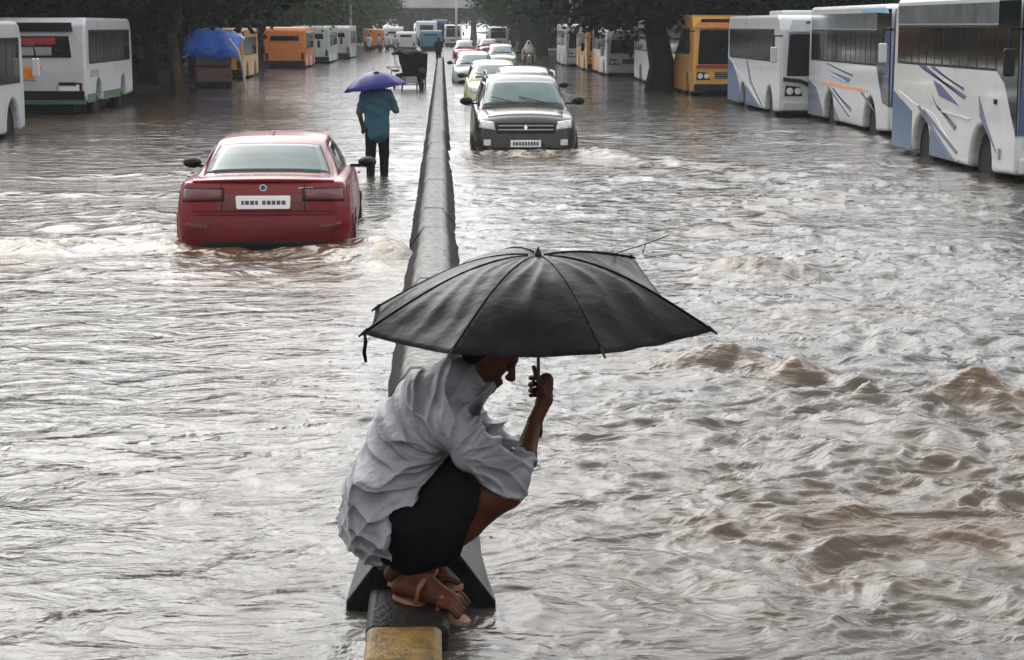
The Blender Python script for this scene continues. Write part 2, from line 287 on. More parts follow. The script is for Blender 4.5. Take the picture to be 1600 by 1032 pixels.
    rm = t.nodes.new("ShaderNodeMath"); rm.operation = 'MULTIPLY_ADD'; rm.inputs[1].default_value = .08; l(attr('mud'), rm.inputs[0]); l(ro.outputs[0], rm.inputs[2]); l(rm.outputs[0], b.inputs['Roughness'])
    mpn = t.nodes.new("ShaderNodeMapping"); mpn.inputs['Scale'].default_value = (.7, 1, 1); l(tcn.outputs['Object'], mpn.inputs[0])
    n3 = t.nodes.new("ShaderNodeTexNoise"); n3.inputs['Scale'].default_value = 11; n3.inputs['Detail'].default_value = 6; n3.inputs['Roughness'].default_value = .6; n3.inputs['Distortion'].default_value = .6; l(mpn.outputs[0], n3.inputs['Vector'])
    bp = t.nodes.new("ShaderNodeBump"); bp.inputs['Strength'].default_value = .5; bp.inputs['Distance'].default_value = .02; l(n3.outputs['Fac'], bp.inputs['Height'])
    n4 = t.nodes.new("ShaderNodeTexNoise"); n4.inputs['Scale'].default_value = 2.6; n4.inputs['Detail'].default_value = 4; n4.inputs['Distortion'].default_value = .8; l(mpn.outputs[0], n4.inputs['Vector'])
    b2 = t.nodes.new("ShaderNodeBump"); b2.inputs['Strength'].default_value = .75; b2.inputs['Distance'].default_value = .10; l(n4.outputs['Fac'], b2.inputs['Height']); l(bp.outputs[0], b2.inputs['Normal']); l(b2.outputs[0], b.inputs['Normal'])
    o = from_arrays('flood_water', V, F, m)
    for n, A in (('foam', foam), ('mud', mud)):
        a = o.data.attributes.new(n, 'FLOAT', 'POINT'); a.data.foreach_set('value', A.astype(np.float32).ravel())
    o['kind'] = 'structure'
water()

# ---------------------------------------------------------------- flyover far down the road
fly = thing('flyover', 'pale grey concrete flyover crossing the road far away behind the traffic', 'bridge', (0, 270, 0))
MB().prism([(-1, 4.6), (1.2, 4.6), (1.2, 5.3), (11, 5.3), (11, 4.6), (13, 4.6), (13, 7.2), (-1, 7.2)], 0, -40, 40).build('deck', 'deck', fly)
MB().box((0, -1.1, 8.0), (80, .25, 1.4)).build('parapet', 'deck', fly)
for x in (-14, 11.5, 26, -28): MB().lathe([(.8, -.5), (.8, 4.4), (1.3, 4.62)], 2, (x, 6, 0), 16).build('pier', 'deck', fly, auto=40)

# ---------------------------------------------------------------- concrete divider and the low plinth in front of it
BX = -.095
div = thing('road_divider', 'long low concrete road divider of sloped blocks between the two carriageways', 'divider', (BX, 7.12, 0))
def block_mesh(Ln, flare=0.):
    P = [(-.25, -.33), (-.24, .02), (-.115, .200), (-.088, .22), (.088, .22), (.115, .200), (.24, .02), (.25, -.33)]; b = MB(); n = 7
    rows = []
    for i in range(n):
        y = .012+i*(Ln-.024)/(n-1); fl = 1+.20*max(0, 1-y/.9)*(flare); rows.append([(x*fl+.006*math.sin(i*2.1+k*1.3), y, z*(1+.12*(fl-1)/.2)+.004*math.sin(i*1.7+k*2.9)) for k, (x, z) in enumerate(P)])
    k = len(P)
    b.add([p for r in rows for p in r], [(i*k+j, i*k+(j+1) % k, (i+1)*k+(j+1) % k, (i+1)*k+j) for i in range(n-1) for j in range(k)]+[tuple(range(k))[::-1], tuple((n-1)*k+j for j in range(k))])
    return b
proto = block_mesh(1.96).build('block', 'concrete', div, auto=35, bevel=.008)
proto_mesh = proto.data
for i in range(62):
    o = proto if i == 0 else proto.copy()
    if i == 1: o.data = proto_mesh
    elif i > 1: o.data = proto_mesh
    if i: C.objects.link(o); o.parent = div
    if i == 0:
        o.data = block_mesh(1.96, 1.).build('block', 'greyconcrete', None, auto=35).data.copy(); o.data.materials.append(M['black_end'])
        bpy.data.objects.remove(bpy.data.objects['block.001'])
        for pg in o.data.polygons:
            if pg.normal.y < -.8: pg.material_index = 1  # faces at the near end get a near-black colour
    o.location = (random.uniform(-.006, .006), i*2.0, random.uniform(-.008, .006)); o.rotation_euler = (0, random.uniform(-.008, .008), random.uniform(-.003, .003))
# one long dark bar inside the blocks, darkens the joints
MB().box((0, 62, -.12), (.34, 122, .40)).build('joint_filler', 'darkconcrete', div)
pl = MB()
pl.prism([(-.155, -.33), (.155, -.33), (.15, .06), (.14, .078), (-.14, .078), (-.15, .06)], 1, 0, .48)
plinth = tag(pl.build('kerb_stone', 'darkconcrete', None, bevel=.015), 'dark wet kerb stone under the squatting man, at the end of the divider', 'kerb stone'); plinth.location = (-.135, 6.62, 0)
yb = MB().prism([(-.135, -.33), (.135, -.33), (.133, .07), (.12, .088), (-.12, .088), (-.133, .07)], 1, 0, .36).build('kerb_stone', 'kerbyellow', None, bevel=.02, seg=3)
tag(yb, 'worn yellow painted kerb stone in the water in front of the squatting man', 'kerb stone'); yb.location = (-.145, 6.245, 0)

# ---------------------------------------------------------------- signed-distance bodies (people, cloth)
class SDF:
    def __init__(s, lo, hi, h):
        s.lo = np.array(lo, float); s.h = h; s.n = np.ceil((np.array(hi)-s.lo)/h).astype(int)+1
        s.ax = [s.lo[i]+h*np.arange(s.n[i]) for i in range(3)]; s.d = np.full(s.n, .5, np.float32)
    def sub(s, lo, hi):
        sl = [slice(max(0, int((lo[i]-s.lo[i])/s.h)-1), min(s.n[i], int((hi[i]-s.lo[i])/s.h)+3)) for i in range(3)]
        sl = tuple(sl); g = np.meshgrid(*[s.ax[i][sl[i]] for i in range(3)], indexing='ij'); return sl, g
    def put(s, sl, e, k, op):
        d = s.d[sl]
        if op == '+':
            h = np.clip(.5+.5*(d-e)/k, 0, 1); s.d[sl] = d+(e-d)*h-k*h*(1-h)
        else:
            e = -e; h = np.clip(.5-.5*(d-e)/k, 0, 1); s.d[sl] = d+(e-d)*h+k*h*(1-h)
    def cone(s, a, b, ra, rb=None, k=.02, sc=(1, 1, 1), op='+'):
        rb = ra if rb is None else rb; sc = np.array(sc, float); a = np.array(a, float); b = np.array(b, float)
        R = max(ra, rb)*sc.max()+2*k+3*s.h; lo = np.minimum(a, b)-R; hi = np.maximum(a, b)+R; sl, g = s.sub(lo, hi)
        if 0 in s.d[sl].shape: return s
        # anisotropic: distances measured in coordinates scaled about the axis midpoint
        p = [(g[i]-a[i])/sc[i] for i in range(3)]; ba = (b-a)/sc; L2 = float(ba@ba)+1e-12
        t = np.clip((p[0]*ba[0]+p[1]*ba[1]+p[2]*ba[2])/L2, 0, 1)
        e = np.sqrt(sum((p[i]-t*ba[i])**2 for i in range(3)))-(ra+(rb-ra)*t); s.put(sl, (e*sc.min()).astype(np.float32), k, op); return s
    def chain(s, pts, rs, k=.02, sc=(1, 1, 1)):
        for i in range(len(pts)-1): s.cone(pts[i], pts[i+1], rs[i], rs[i+1], k, sc)
        return s
    def ell(s, c, r, k=.02, op='+', rot=None):
        c = np.array(c, float); r = np.array(r, float); R = r.max()+2*k+3*s.h; sl, g = s.sub(c-R, c+R)
        if 0 in s.d[sl].shape: return s
        p = [g[i]-c[i] for i in range(3)]
        if rot is not None: p = [sum(rot[j][i]*p[j] for j in range(3)) for i in range(3)]
        q = np.sqrt(sum((p[i]/r[i])**2 for i in range(3))); q2 = np.sqrt(sum((p[i]/r[i]**2)**2 for i in range(3)))+1e-9
        s.put(sl, (q*(q-1)/q2).astype(np.float32), k, op); return s
    def field(s, fn):
        g = np.meshgrid(*s.ax, indexing='ij'); s.d = fn(s.d, g).astype(np.float32); return s
    def mesh(s, name, m, parent=None, smooth=2):
        d = s.d; ins = d < 0; nx, ny, nz = d.shape
        cor = [(i, j, k) for i in (0, 1) for j in (0, 1) for k in (0, 1)]
        cnt = sum(ins[i:nx-1+i, j:ny-1+j, k:nz-1+k].astype(np.int8) for i, j, k in cor); act = (cnt > 0) & (cnt < 8)
        I = np.argwhere(act); idx = np.full(act.shape, -1, np.int64); idx[act] = np.arange(len(I))
        vals = np.stack([d[I[:, 0]+i, I[:, 1]+j, I[:, 2]+k] for i, j, k in cor], 1); P = np.zeros((len(I), 3)); N = np.zeros(len(I)); ca = np.array(cor, float)
        for a in range(8):
            for b in range(a+1, 8):
                if np.abs(ca[a]-ca[b]).sum() != 1: continue
                va, vb = vals[:, a], vals[:, b]; x = (va < 0) != (vb < 0); t = np.where(x, va/np.where(x, va-vb, 1), 0)
                P += np.where(x[:, None], ca[a]+t[:, None]*(ca[b]-ca[a]), 0); N += x
        V = s.lo+s.h*(I+P/N[:, None]); F = []
        for ax in range(3):
            o1, o2 = [i for i in range(3) if i != ax]
            A = np.take(ins, range(0, d.shape[ax]-1), ax); B = np.take(ins, range(1, d.shape[ax]), ax); E = np.argwhere(A != B)
            E = E[(E[:, o1] > 0) & (E[:, o2] > 0) & (E[:, o1] < d.shape[o1]-1) & (E[:, o2] < d.shape[o2]-1)]
            def c(da, db):
                q = E.copy(); q[:, o1] += da; q[:, o2] += db; return idx[q[:, 0], q[:, 1], q[:, 2]]
            f = np.stack([c(-1, -1), c(0, -1), c(0, 0), c(-1, 0)], 1); flip = A[tuple(E.T)] if False else A[E[:, 0], E[:, 1], E[:, 2]]
            if ax == 1: flip = ~flip
            f[~flip] = f[~flip][:, ::-1]; F.append(f)
        F = np.concatenate(F); F = F[(F >= 0).all(1)]
        for _ in range(smooth):
            S = np.zeros_like(V); n = np.zeros(len(V))
            for a, b in ((0, 1), (1, 2), (2, 3), (3, 0)):
                np.add.at(S, F[:, a], V[F[:, b]]); np.add.at(S, F[:, b], V[F[:, a]]); np.add.at(n, F[:, a], 1); np.add.at(n, F[:, b], 1)
            V = V+.5*(S/np.maximum(n, 1)[:, None]-V)
        return from_arrays(name, V, F, m, parent)

# ---------------------------------------------------------------- the squatting man
MO = at(680, 930, .08)
def P(px, py, y=0.): return ((px-680)/428., y, (930-py)/428.*1.012)
man = thing('person', 'man in a wet grey shirt and black shorts squatting under a black umbrella', 'person', MO)
def man_body():
    s = SDF((-.36, -.36, -.14), (.56, .36, 1.1), .0052)
    # torso
    s.chain([P(605, 800), P(620, 725), P(655, 650), P(705, 600)], [.095, .095, .108, .088], .04, (1, 1.2, 1))
    s.cone(P(700, 600), P(748, 568), .065, .056, .03)                      # neck
    # head, tilted down and forward
    hc = np.array(P(770, 546)); f = np.array((.83, 0, -.56)); u = np.array((.56, 0, .83)); h = lambda a, b, c=0.: hc+a*f+b*u+np.array((0, c, 0))
    s.ell(h(-.012, .03), (.100, .078, .088), .02, rot=[list(v) for v in zip(f, (0, 1, 0), u)][0:3] if False else None)
    s.cone(h(.0, .0), h(.03, -.075), .072, .050, .03); s.cone(h(.045, -.095), h(.062, -.1), .026, .022, .02)      # jaw, chin
    s.cone(h(.078, .032), h(.108, -.022), .010, .016, .012); s.cone(h(.095, -.028, -.013), h(.095, -.028, .013), .010, .010, .008)   # nose
    s.cone(h(.074, .042, -.035), h(.078, .042, .035), .016, .016, .015)                                            # brow
    s.cone(h(.082, -.056, -.018), h(.082, -.056, .018), .010, .010, .008); s.cone(h(.078, -.072, -.016), h(.078, -.072, .016), .010, .010, .008)   # lips
    for q in (-1, 1):
        s.cone(h(-.012, .018, q*.078), h(-.008, -.022, q*.076), .014, .010, .008); s.ell(h(.074, .016, q*.032), (.016, .016, .012), .008, '-')
    # arms
    for q in (-1, 1):
        sh, el = P(700, 628, q*.165), P(812, 716, q*.21 if q < 0 else .16)
        wr = P(838, 648, -.045) if q < 0 else P(742, 716, .07)
        s.cone(sh, el, .040, .034, .03); s.chain([el, tuple(.65*np.array(el)+.35*np.array(wr)), wr], [.034, .042, .027], .02)
    # right hand round the handle: palm on the camera side of the shaft, fingers wrapped over it
    sx = (846-680)/428.
    def hz(py): return (930-py)/428.*1.012
    s.cone(P(842, 640, -.045), P(856, 612, -.026), .027, .028, .015); s.cone((sx+.022, -.018, hz(612)), (sx+.028, -.012, hz(582)), .029, .028, .012)
    for i, (py, rr, L) in enumerate(((584, .0098, 1.), (594, .0104, 1.08), (604, .0102, 1.02), (613, .009, .85))):
        R = .030; pts = []
        for k in range(7):
            a = math.radians(-60+L*45*k); pts.append((sx+R*math.cos(a)*.95-.002, R*math.sin(a), hz(py)+.002*k))
        s.chain(pts, [rr+.001, rr+.001, rr, rr, rr*.95, rr*.92, rr*.85], .003)
    s.chain([P(856, 608, -.04), P(850, 590, -.045), P(842, 572, -.034), P(838, 560, -.026)], [.014, .012, .0105, .009], .006)      # thumb laid along the shaft
    # left hand resting in the lap
    s.cone(P(742, 716, .07), P(720, 718, .04), .028, .034, .015, (1, 1, .8))
    for i in range(4): s.chain([P(718, 716, .075-.022*i), P(706, 722, .06-.022*i), P(700, 732, .05-.022*i)], [.012, .011, .009], .004)
    s.chain([P(730, 712, .025), P(718, 722, .01), P(710, 730, .005)], [.013, .011, .009], .006)
    # legs
    for q in (-1, 1):
        o = 0 if q < 0 else 1
        hip = P(608, 812, q*.10); kn = P(793-o*4, 748-o*4, q*.14+(.03 if o else 0)); an = P(652-o*22, 886-o*6, -.075 if q < 0 else .07)
        mid = tuple(.5*np.array(hip)+.5*np.array(kn)); s.chain([hip, mid, kn], [.09, .078, .056], .03); s.ell(kn, (.060, .058, .060), .02)
        cf = tuple(.62*np.array(kn)+.38*np.array(an)+np.array((-.025, 0, .0))); s.chain([kn, cf, an], [.052, .060, .035], .025)
        # foot
        if q < 0:
            he, ba, to = P(626, 908, -.062), P(702, 920, -.150), P(728, 934, -.185); side = np.array((.045, .05, .0))
        else:
            he, ba, to = P(612, 904, .085), P(690, 905, .06), P(718, 908, .05); side = np.array((.008, .07, .0))
        s.cone(he, tuple(np.array(an)+np.array((0, 0, -.01))), .034, .036, .02); s.cone(an, ba, .034, .030, .025); s.cone(he, ba, .030, .034, .02)
        for i in range(5):
            a = np.array(ba)+side*(i-1.6)*.42; dv = np.array(to)-np.array(ba); b = a+dv*(1.-.13*i)+np.array((0, 0, -.004)); r = .0145-.0015*i
            s.chain([a, .5*(a+b)+np.array((0, 0, .008)), b], [.020, r, r*.95], .006)
    o = s.mesh('body', 'skin', man, 1); return h
hh = man_body()
def man_clothes():
    s = SDF((-.42, -.40, .0), (.46, .40, 1.0), .0048)
    s.chain([P(588, 815), P(604, 755), P(634, 690), P(668, 640), P(712, 594)], [.120, .138, .150, .152, .122], .05, (1, 1.30, 1))
    s.cone(P(582, 800), P(597, 868), .098, .050, .04, (1, 2.3, 1)); s.cone(P(592, 810), P(602, 750), .130, .135, .05, (1, 1.75, 1)); s.cone(P(560, 760), P(562, 800), .07, .07, .05, (1, 1.5, 1))
    s.cone(P(706, 600), P(742, 578), .105, .082, .03)
    for q in (-1, 1):
        sh, el = P(702, 634, q*.175), P(806, 716, q*.21 if q < 0 else .16); wr = P(832, 668, -.09) if q < 0 else P(752, 718, .08)
        s.cone(sh, el, .092, .060, .05); s.cone(el, tuple(.55*np.array(el)+.45*np.array(wr)), .060, .050, .03)
        if q < 0: s.cone(P(730, 690, -.19), P(806, 728, -.2), .060, .045, .05)
    # front hem: everything below and ahead of the lifted hem is cut away
    hem = [(592, 900), (614, 772), (650, 752), (690, 728), (722, 704)]
    def cut(d, g):
        x, y, z = g; hx = (np.array([p[0] for p in hem])-680)/428; hzz = (930-np.array([p[1] for p in hem]))/428*1.012
        lim = np.interp(x, hx[1:], hzz[1:], left=-9, right=9); front = (x > hx[1]) & (x < hx[-1])
        e = np.where(x >= hx[1], z-lim, 1.)
        # left of the hem's rear corner the tail hangs free
        tail = np.interp(z, hzz[:2], hx[:2])
        e2 = np.where(z < hzz[1], tail-x, 1.); ex = np.minimum(e, np.maximum(e2, -1))
        body = d.copy()
        slv = np.hypot(0, 0)
        keep = np.maximum(d, -ex*.8)
        # sleeves (beyond the last hem point) stay
        keep = np.where(x > hx[-1]-.004, d, keep)
        keep = np.where((np.abs(y) > .13) & (x > hx[2]+.03) & (z > np.interp(x, hx, hzz)-.07), np.minimum(keep, np.maximum(d, -(z-np.interp(x, hx, hzz)+.045))), keep)
        # folds: soft creases running down the back and around the arm
        ax, az = P(712, 690)[0], P(712, 690)[2]; ph = np.arctan2(z-az, x-ax); rr = np.hypot(x-ax, z-az)
        wob = 1.5*np.sin(9*rr+2.5*y)+.7*np.sin(23*rr+6*y)
        rad = np.abs(np.sin(5.5*ph+wob+4*y)); f2 = np.abs(np.sin(9.5*ph-1.2*wob+9*y+14*rr))
        fo = .014-(.024*(1-rad)**2+.012*(1-f2)**2)*np.clip((rr-.03)/.12, 0, 1)-.010*(1-np.abs(np.sin(24*(z-.35*x)+3*np.sin(7*y)+2*np.sin(11*x))))**2*np.clip((.5-z)/.2, 0, 1)+.005*np.sin(15*y+21*x-9*z)
        return keep+fo*np.clip(1.2-np.abs(keep)*10, 0, 1)
    s.field(cut); s.mesh('shirt', 'shirt', man, 1)
    def band(name, c, ax, r, tr, n=22, sq=1.):
        c = Vector(c); ax = Vector(ax).normalized(); a = ax.cross(Vector((0, 1, 0))).normalized(); b = ax.cross(a)
        MB().tube([c+r*(math.cos(2*PI*k/n)*a+sq*math.sin(2*PI*k/n)*b)+ax*.006*math.sin(k*2.1) for k in range(n+1)], tr, 6, False).build(name, 'shirt', man, smooth=True)
    e_, w_ = Vector(P(806, 716, -.21)), Vector(P(832, 668, -.09)); band('cuff', e_.lerp(w_, .47), w_-e_, .050, .009)
    band('collar', P(739, 579), Vector(P(748, 566))-Vector(P(706, 600)), .082, .013)
    s = SDF((-.36, -.36, .0), (.34, .36, .7), .007)
    for q in (-1, 1):
        kn = P(742, 772, q*.13); s.cone(P(606, 808, q*.085), kn, .122, .098, .05); s.cone(P(632, 840, q*.085), P(706, 812, q*.12), .075, .085, .05); s.cone(P(636, 862, q*.075), P(690, 842, q*.10), .062, .070, .05); s.cone(P(650, 770, q*.06), P(715, 742, q*.10), .11, .090, .04)
    s.field(lambda d, g: np.maximum(np.maximum(d, (g[0]-P(740, 0)[0])-(g[2]-.35)*.30), P(0, 884)[2]+.25*(g[0]+.05)-g[2])+.004*np.sin(42*g[0]+20*g[2]+15*g[1])); s.mesh('shorts', 'shorts', man, 2)
    s = SDF((.02, -.2, .72), (.46, .2, 1.12), .0055); s.ell(hh(-.025, .045), (.100, .086, .088), .02); s.ell(hh(-.06, .0), (.062, .080, .075), .02); s.ell(hh(.085, -.01), (.055, .2, .075), .015, '-'); s.ell(hh(.03, -.06), (.075, .2, .07), .015, '-')
    s.mesh('hair', 'hair', man, 1)
    for q in (-1, 1): MB().ellipsoid(hh(.072, .016, q*.032), (.011, .011, .011), 8).build('eye', 'hair', man, smooth=True)
    # sandals
    for q in (-1, 1):
        if q < 0: he, to = Vector(P(618, 908, -.055)), Vector(P(733, 937, -.190))
        else: he, to = Vector(P(604, 905, .085)), Vector(P(722, 909, .05))
        ax = (to-he); n = ax.cross(Vector((0, 0, 1))).normalized(); up = n.cross(ax).normalized()
        if up.z < 0: up = -up
        poly = []
        for t, w in ((0, .018), (.06, .030), (.25, .033), (.5, .034), (.75, .046), (.92, .040), (1.03, .015)): poly.append((t, w))
        ring = [he+ax*t+n*w for t, w in poly]+[he+ax*t-n*w for t, w in poly[::-1]]; k = len(ring)
        b = MB(); b.add([p-up*.026 for p in ring]+[p-up*.042 for p in ring], [tuple(range(k)), tuple(range(k, 2*k))[::-1]]+[(i, (i+1) % k, k+(i+1) % k, k+i) for i in range(k)])
        sd = b.build('sandal', 'sole', man)
        b = MB()
        for t0, hgt in ((.66, .050), (.36, .082)):
            c = he+ax*t0; b.tube([c+n*.047-up*.018, c+n*.040+up*hgt*.55, c+up*hgt*.95, c-n*.040+up*hgt*.55, c-n*.047-up*.018], .011, 6)
        b.build('strap', 'sandal', sd, smooth=True)
man_clothes()

# ---------------------------------------------------------------- the black umbrella
def umbrella():
    um = thing('umbrella', 'battered black folding umbrella with one bare bent rib held over the squatting man', 'umbrella', MO)
    def wp(px, py, y=0.): return Vector(P(px, py, y))
    apex = wp(845, 388, .0); ctr = wp(842, 492, 0.); R = .64; lift = {}
    ang = [-25, -70, -115, -160, 155, 110, 65]; tips = {}
    for a, px, py, yo in ((-25, 1115, 517, -.27), (-70, 943, 553, -.60), (-115, 703, 553, -.58), (-160, 566, 521, -.22), (155, 586, 482, .27), (110, 735, 428, .60), (65, 990, 402, .50)):
        tips[a] = at(px, py, d=MO.y+yo)-MO
    def rib(a, t):
        # curved rib from the crown to its tip
        p = apex.lerp(tips[a], t); p.z += (.06 if a != 65 else .02)*math.sin(PI*t**.8); return p
    b = MB(); order = ang+[ang[0]]
    for i in range(len(ang)):
        a0, a1 = order[i], order[i+1]; big = (a0 == 65); G = []
        for r in range(25):
            t = r/24; row = []
            for c in range(25):
                s = c/24; p = rib(a0, t).lerp(rib(a1, t), s); w = 4*s*(1-s)
                if not big:
                    # between the ribs the cloth bellies out near the crown and sags inward at the rim
                    mid = (a0+a1)/2 if abs(a0-a1) < 180 else (a0+a1)/2+180
                    dirv = Vector((math.cos(math.radians(mid)), math.sin(math.radians(mid)), 0)); p += dirv*(.040*w*math.sin(PI*min(1, t))*1.0-.012*w*t**4); p.z += -.012*w*t*t
                else: p.z += -.05*w*t
                q = p*9; p.z += .008*t*(1-.7*t)*math.sin(q.x*2.3+q.y*3.1+i)*w-.026*w*t*(1-t**3)*abs(math.sin((2.2+.5*(i%3))*PI*s+2.2*math.sin(4*t+i*2.3)+i))*(.4+.6*abs(math.sin(3*t+i)))
                row.append(p)
            G.append(row)
        b.grid(G)
    cn = b.build('canopy', 'umb', um, fix=True, smooth=True)
    sm = cn.modifiers.new("thick", 'SOLIDIFY'); sm.thickness = .0016
    for a in ang:
        pts = [rib(a, k/10)-Vector((0, 0, .006)) for k in range(11)]; rb = MB().tube(pts, .0032, 6).build('rib', 'umb_pole', um, smooth=True)
        MB().tube([rib(a, .97)+Vector((0, 0, .003)), rib(a, 1.02)-Vector((0, 0, .004))], [.006, .004], 6).build('rib_tip', 'black', rb)
        run = apex+Vector((0, 0, -.20)); MB().tube([run, rib(a, .5)-Vector((0, 0, .008))], .0028, 6).build('stretcher', 'umb_pole', um)
    # seam welts over the ribs
    for a in ang:
        MB().tube([rib(a, .06+k*.094)+Vector((0, 0, .0015)) for k in range(11)], .0034, 5).build('seam', 'umb', um, smooth=True)
    # the rib whose cloth has come off
    e = tips[65]
    MB().tube([wp(962, 412, .44), wp(996, 399, .40), wp(1030, 385, .34), wp(1066, 368, .28)], [.0036, .0034, .003, .0026], 6).build('rib', 'umb_pole', um, smooth=True)
    MB().tube([wp(1030, 385, .34), wp(1026, 402, .36)], .002, 5).build('loose_thread', 'black', um)
    sx = (846-680)/428.; low = Vector((sx, 0, wp(0, 668).z)); MB().tube([apex+Vector((0, 0, .012)), low+Vector((0, 0, .1))], .0065, 10).build('shaft', 'umb_pole', um, smooth=True)
    MB().tube([low+Vector((0, 0, .13)), low+Vector((0, 0, .10)), low, low-Vector((0, 0, .015))], [.011, .016, .0165, .012], 12).build('handle', 'black', um, smooth=True)
    MB().lathe([(.010, -.01), (.014, .0), (.010, .012), (.006, .02), (.003, .03)], 2, apex+Vector((0, 0, .006)), 12).build('ferrule', 'black', um, smooth=True)
    t = tips[-160]; MB().tube([t+Vector((.008, 0, .004)), t+Vector((.012, -.004, -.03)), t+Vector((.006, 0, -.07)), t+Vector((.012, 0, -.105))], [.004, .008, .008, .006], 6).build('tie_strap', 'umb', um, smooth=True)
umbrella()

# ---------------------------------------------------------------- lofted vehicles
def catmull(A, n):
    A = np.asarray(A, float); m = len(A); out = []
    for i in range(m-1):
        p0, p1, p2, p3 = A[max(i-1, 0)], A[i], A[i+1], A[min(i+2, m-1)]
        for k in range(n):
            t = k/n; out.append(.5*((2*p1)+(-p0+p2)*t+(2*p0-5*p1+4*p2-p3)*t*t+(-p0+3*p1-3*p2+p3)*t**3))
    out.append(A[-1]); return np.array(out)
def loft(stations, ny=4, nr=3):
    """stations: (y, [(x,z) half ring from the bottom centre to the top centre]) -> closed mirrored surface with rounded caps"""
    A = np.array([[(x, y, z) for x, z in ring] for y, ring in stations]); A = np.array([catmull(r, nr) for r in A]); A = np.swapaxes(np.array([catmull(A[:, j], ny) for j in range(A.shape[1])]), 0, 1)
    A[:, :, 0] = np.maximum(A[:, :, 0], 0); full = np.concatenate([A, A[:, -2:0:-1]*np.array([-1, 1, 1])], 1)
    def cap(r, sgn):
        c = r.mean(0); return [c+(r-c)*k+np.array([0, sgn*.012*(1-k*k), 0]) for k in (.0, .4, .75, .93)]
    rows = cap(full[0], -1)+list(full)+cap(full[-1], 1)[::-1]; n = full.shape[1]; b = MB()
    b.add([tuple(p) for r in rows for p in r], [(i*n+j, i*n+(j+1) % n, (i+1)*n+(j+1) % n, (i+1)*n+j) for i in range(len(rows)-1) for j in range(n)])
    return b
def bvh_of(b): return BVHTree.FromPolygons([Vector(v) for v in b.v], b.f)
def decal(pts, d, bvh, off=.006, n=8, edge=.012):
    """a thin solid panel laid on the body: pts projected along d"""
    pts = [Vector(p) for p in pts]; d = Vector(d).normalized()
    if len(pts) == 4: G = [[pts[0].lerp(pts[1], j/n).lerp(pts[3].lerp(pts[2], j/n), i/n) for j in range(n+1)] for i in range(n+1)]
    else:
        c = sum(pts, Vector())/len(pts); ring = []
        for i in range(len(pts)): ring += [pts[i].lerp(pts[(i+1) % len(pts)], k/3) for k in range(3)]
        ring.append(ring[0]); G = [[c.lerp(p, r/4) for p in ring] for r in range(5)]
    hits = []; 
    for row in G:
        hr = []
        for p in row:
            h = bvh.ray_cast(p-d*1.2, d, 3.0); hr.append(h[0])
        hits.append(hr)
    ds = sorted((h-p).dot(d) for hr, row in zip(hits, G) for h, p in zip(hr, row) if h is not None); md = ds[len(ds)//2] if ds else 0
    O = [[(p+d*((h-p).dot(d) if h is not None else md))-d*off for h, p in zip(hr, row)] for hr, row in zip(hits, G)]
    b = MB(); b.grid(O); a, w = len(O), len(O[0])
    per = [O[0][j] for j in range(w)]+[O[i][w-1] for i in range(1, a)]+[O[a-1][j] for j in range(w-2, -1, -1)]+[O[i][0] for i in range(a-2, 0, -1)] if len(pts) == 4 else O[-1][:-1]
    k = len(per); b.add(per+[p+d*(off+edge) for p in per], [(i, (i+1) % k, k+(i+1) % k, k+i) for i in range(k)]); return b
def wheel(parent, x, y, z, r=.33, w=.21, rim='grey'):
    s = 1 if x > 0 else -1
    t = MB().lathe([(r*.60, -w/2), (r*.93, -w/2), (r, -w*.35), (r, w*.35), (r*.93, w/2), (r*.60, w/2)], 0, (x, y, z), 24).build('wheel', 'rubber', parent, auto=40)
    b = MB().lathe([(r*.60, -w*.3), (r*.60, w*.3)], 0, (x+s*w*.22, y, z), 20)
    b.build('rim', rim, t, auto=40)
    return t
def ring(w, zb, zt, crown=.03, tum=.93):
    h = zt-zb; return [(0, zb), (w*.72, zb), (w*.93, zb+.06*h+.02), (w*.995, zb+.28*h), (w, zb+.55*h), (w*.975, zb+.80*h), (w*tum, zt-.03), (w*tum-.10, zt), (w*.4, zt+crown*.8), (0, zt+crown)]
def cabring(wb, wt, zb, zt, crown=.03): return [(0, zb), (wb*.8, zb), (wb, zb+.02), (wb+(wt-wb)*.5+.015, (zb+zt)/2), (wt+.01, zt-.07), (wt-.05, zt-.012), (wt*.55, zt+crown*.7), (0, zt+crown)]
def make_car(name, label, cat, loc, rz, paint, body, cab, group=None, roofmat=None, tyres=((.75, .33), (3.4, .33)), half=.80):
    t = thing(name, label, cat, loc, rz, group); lb = loft([(y, ring(*r)) for y, r in body]); lb.build('body', paint, t, smooth=True); bb = bvh_of(lb)
    cb = loft([(y, cabring(*r)) for y, r in cab], 5, 3); cb.build('cabin', roofmat or paint, t, smooth=True); cbv = bvh_of(cb)
    for y, r in tyres:
        for s in (-1, 1): wheel(t, s*half, y, r, r)
    return t, bb, cbv
GROAD = -.33
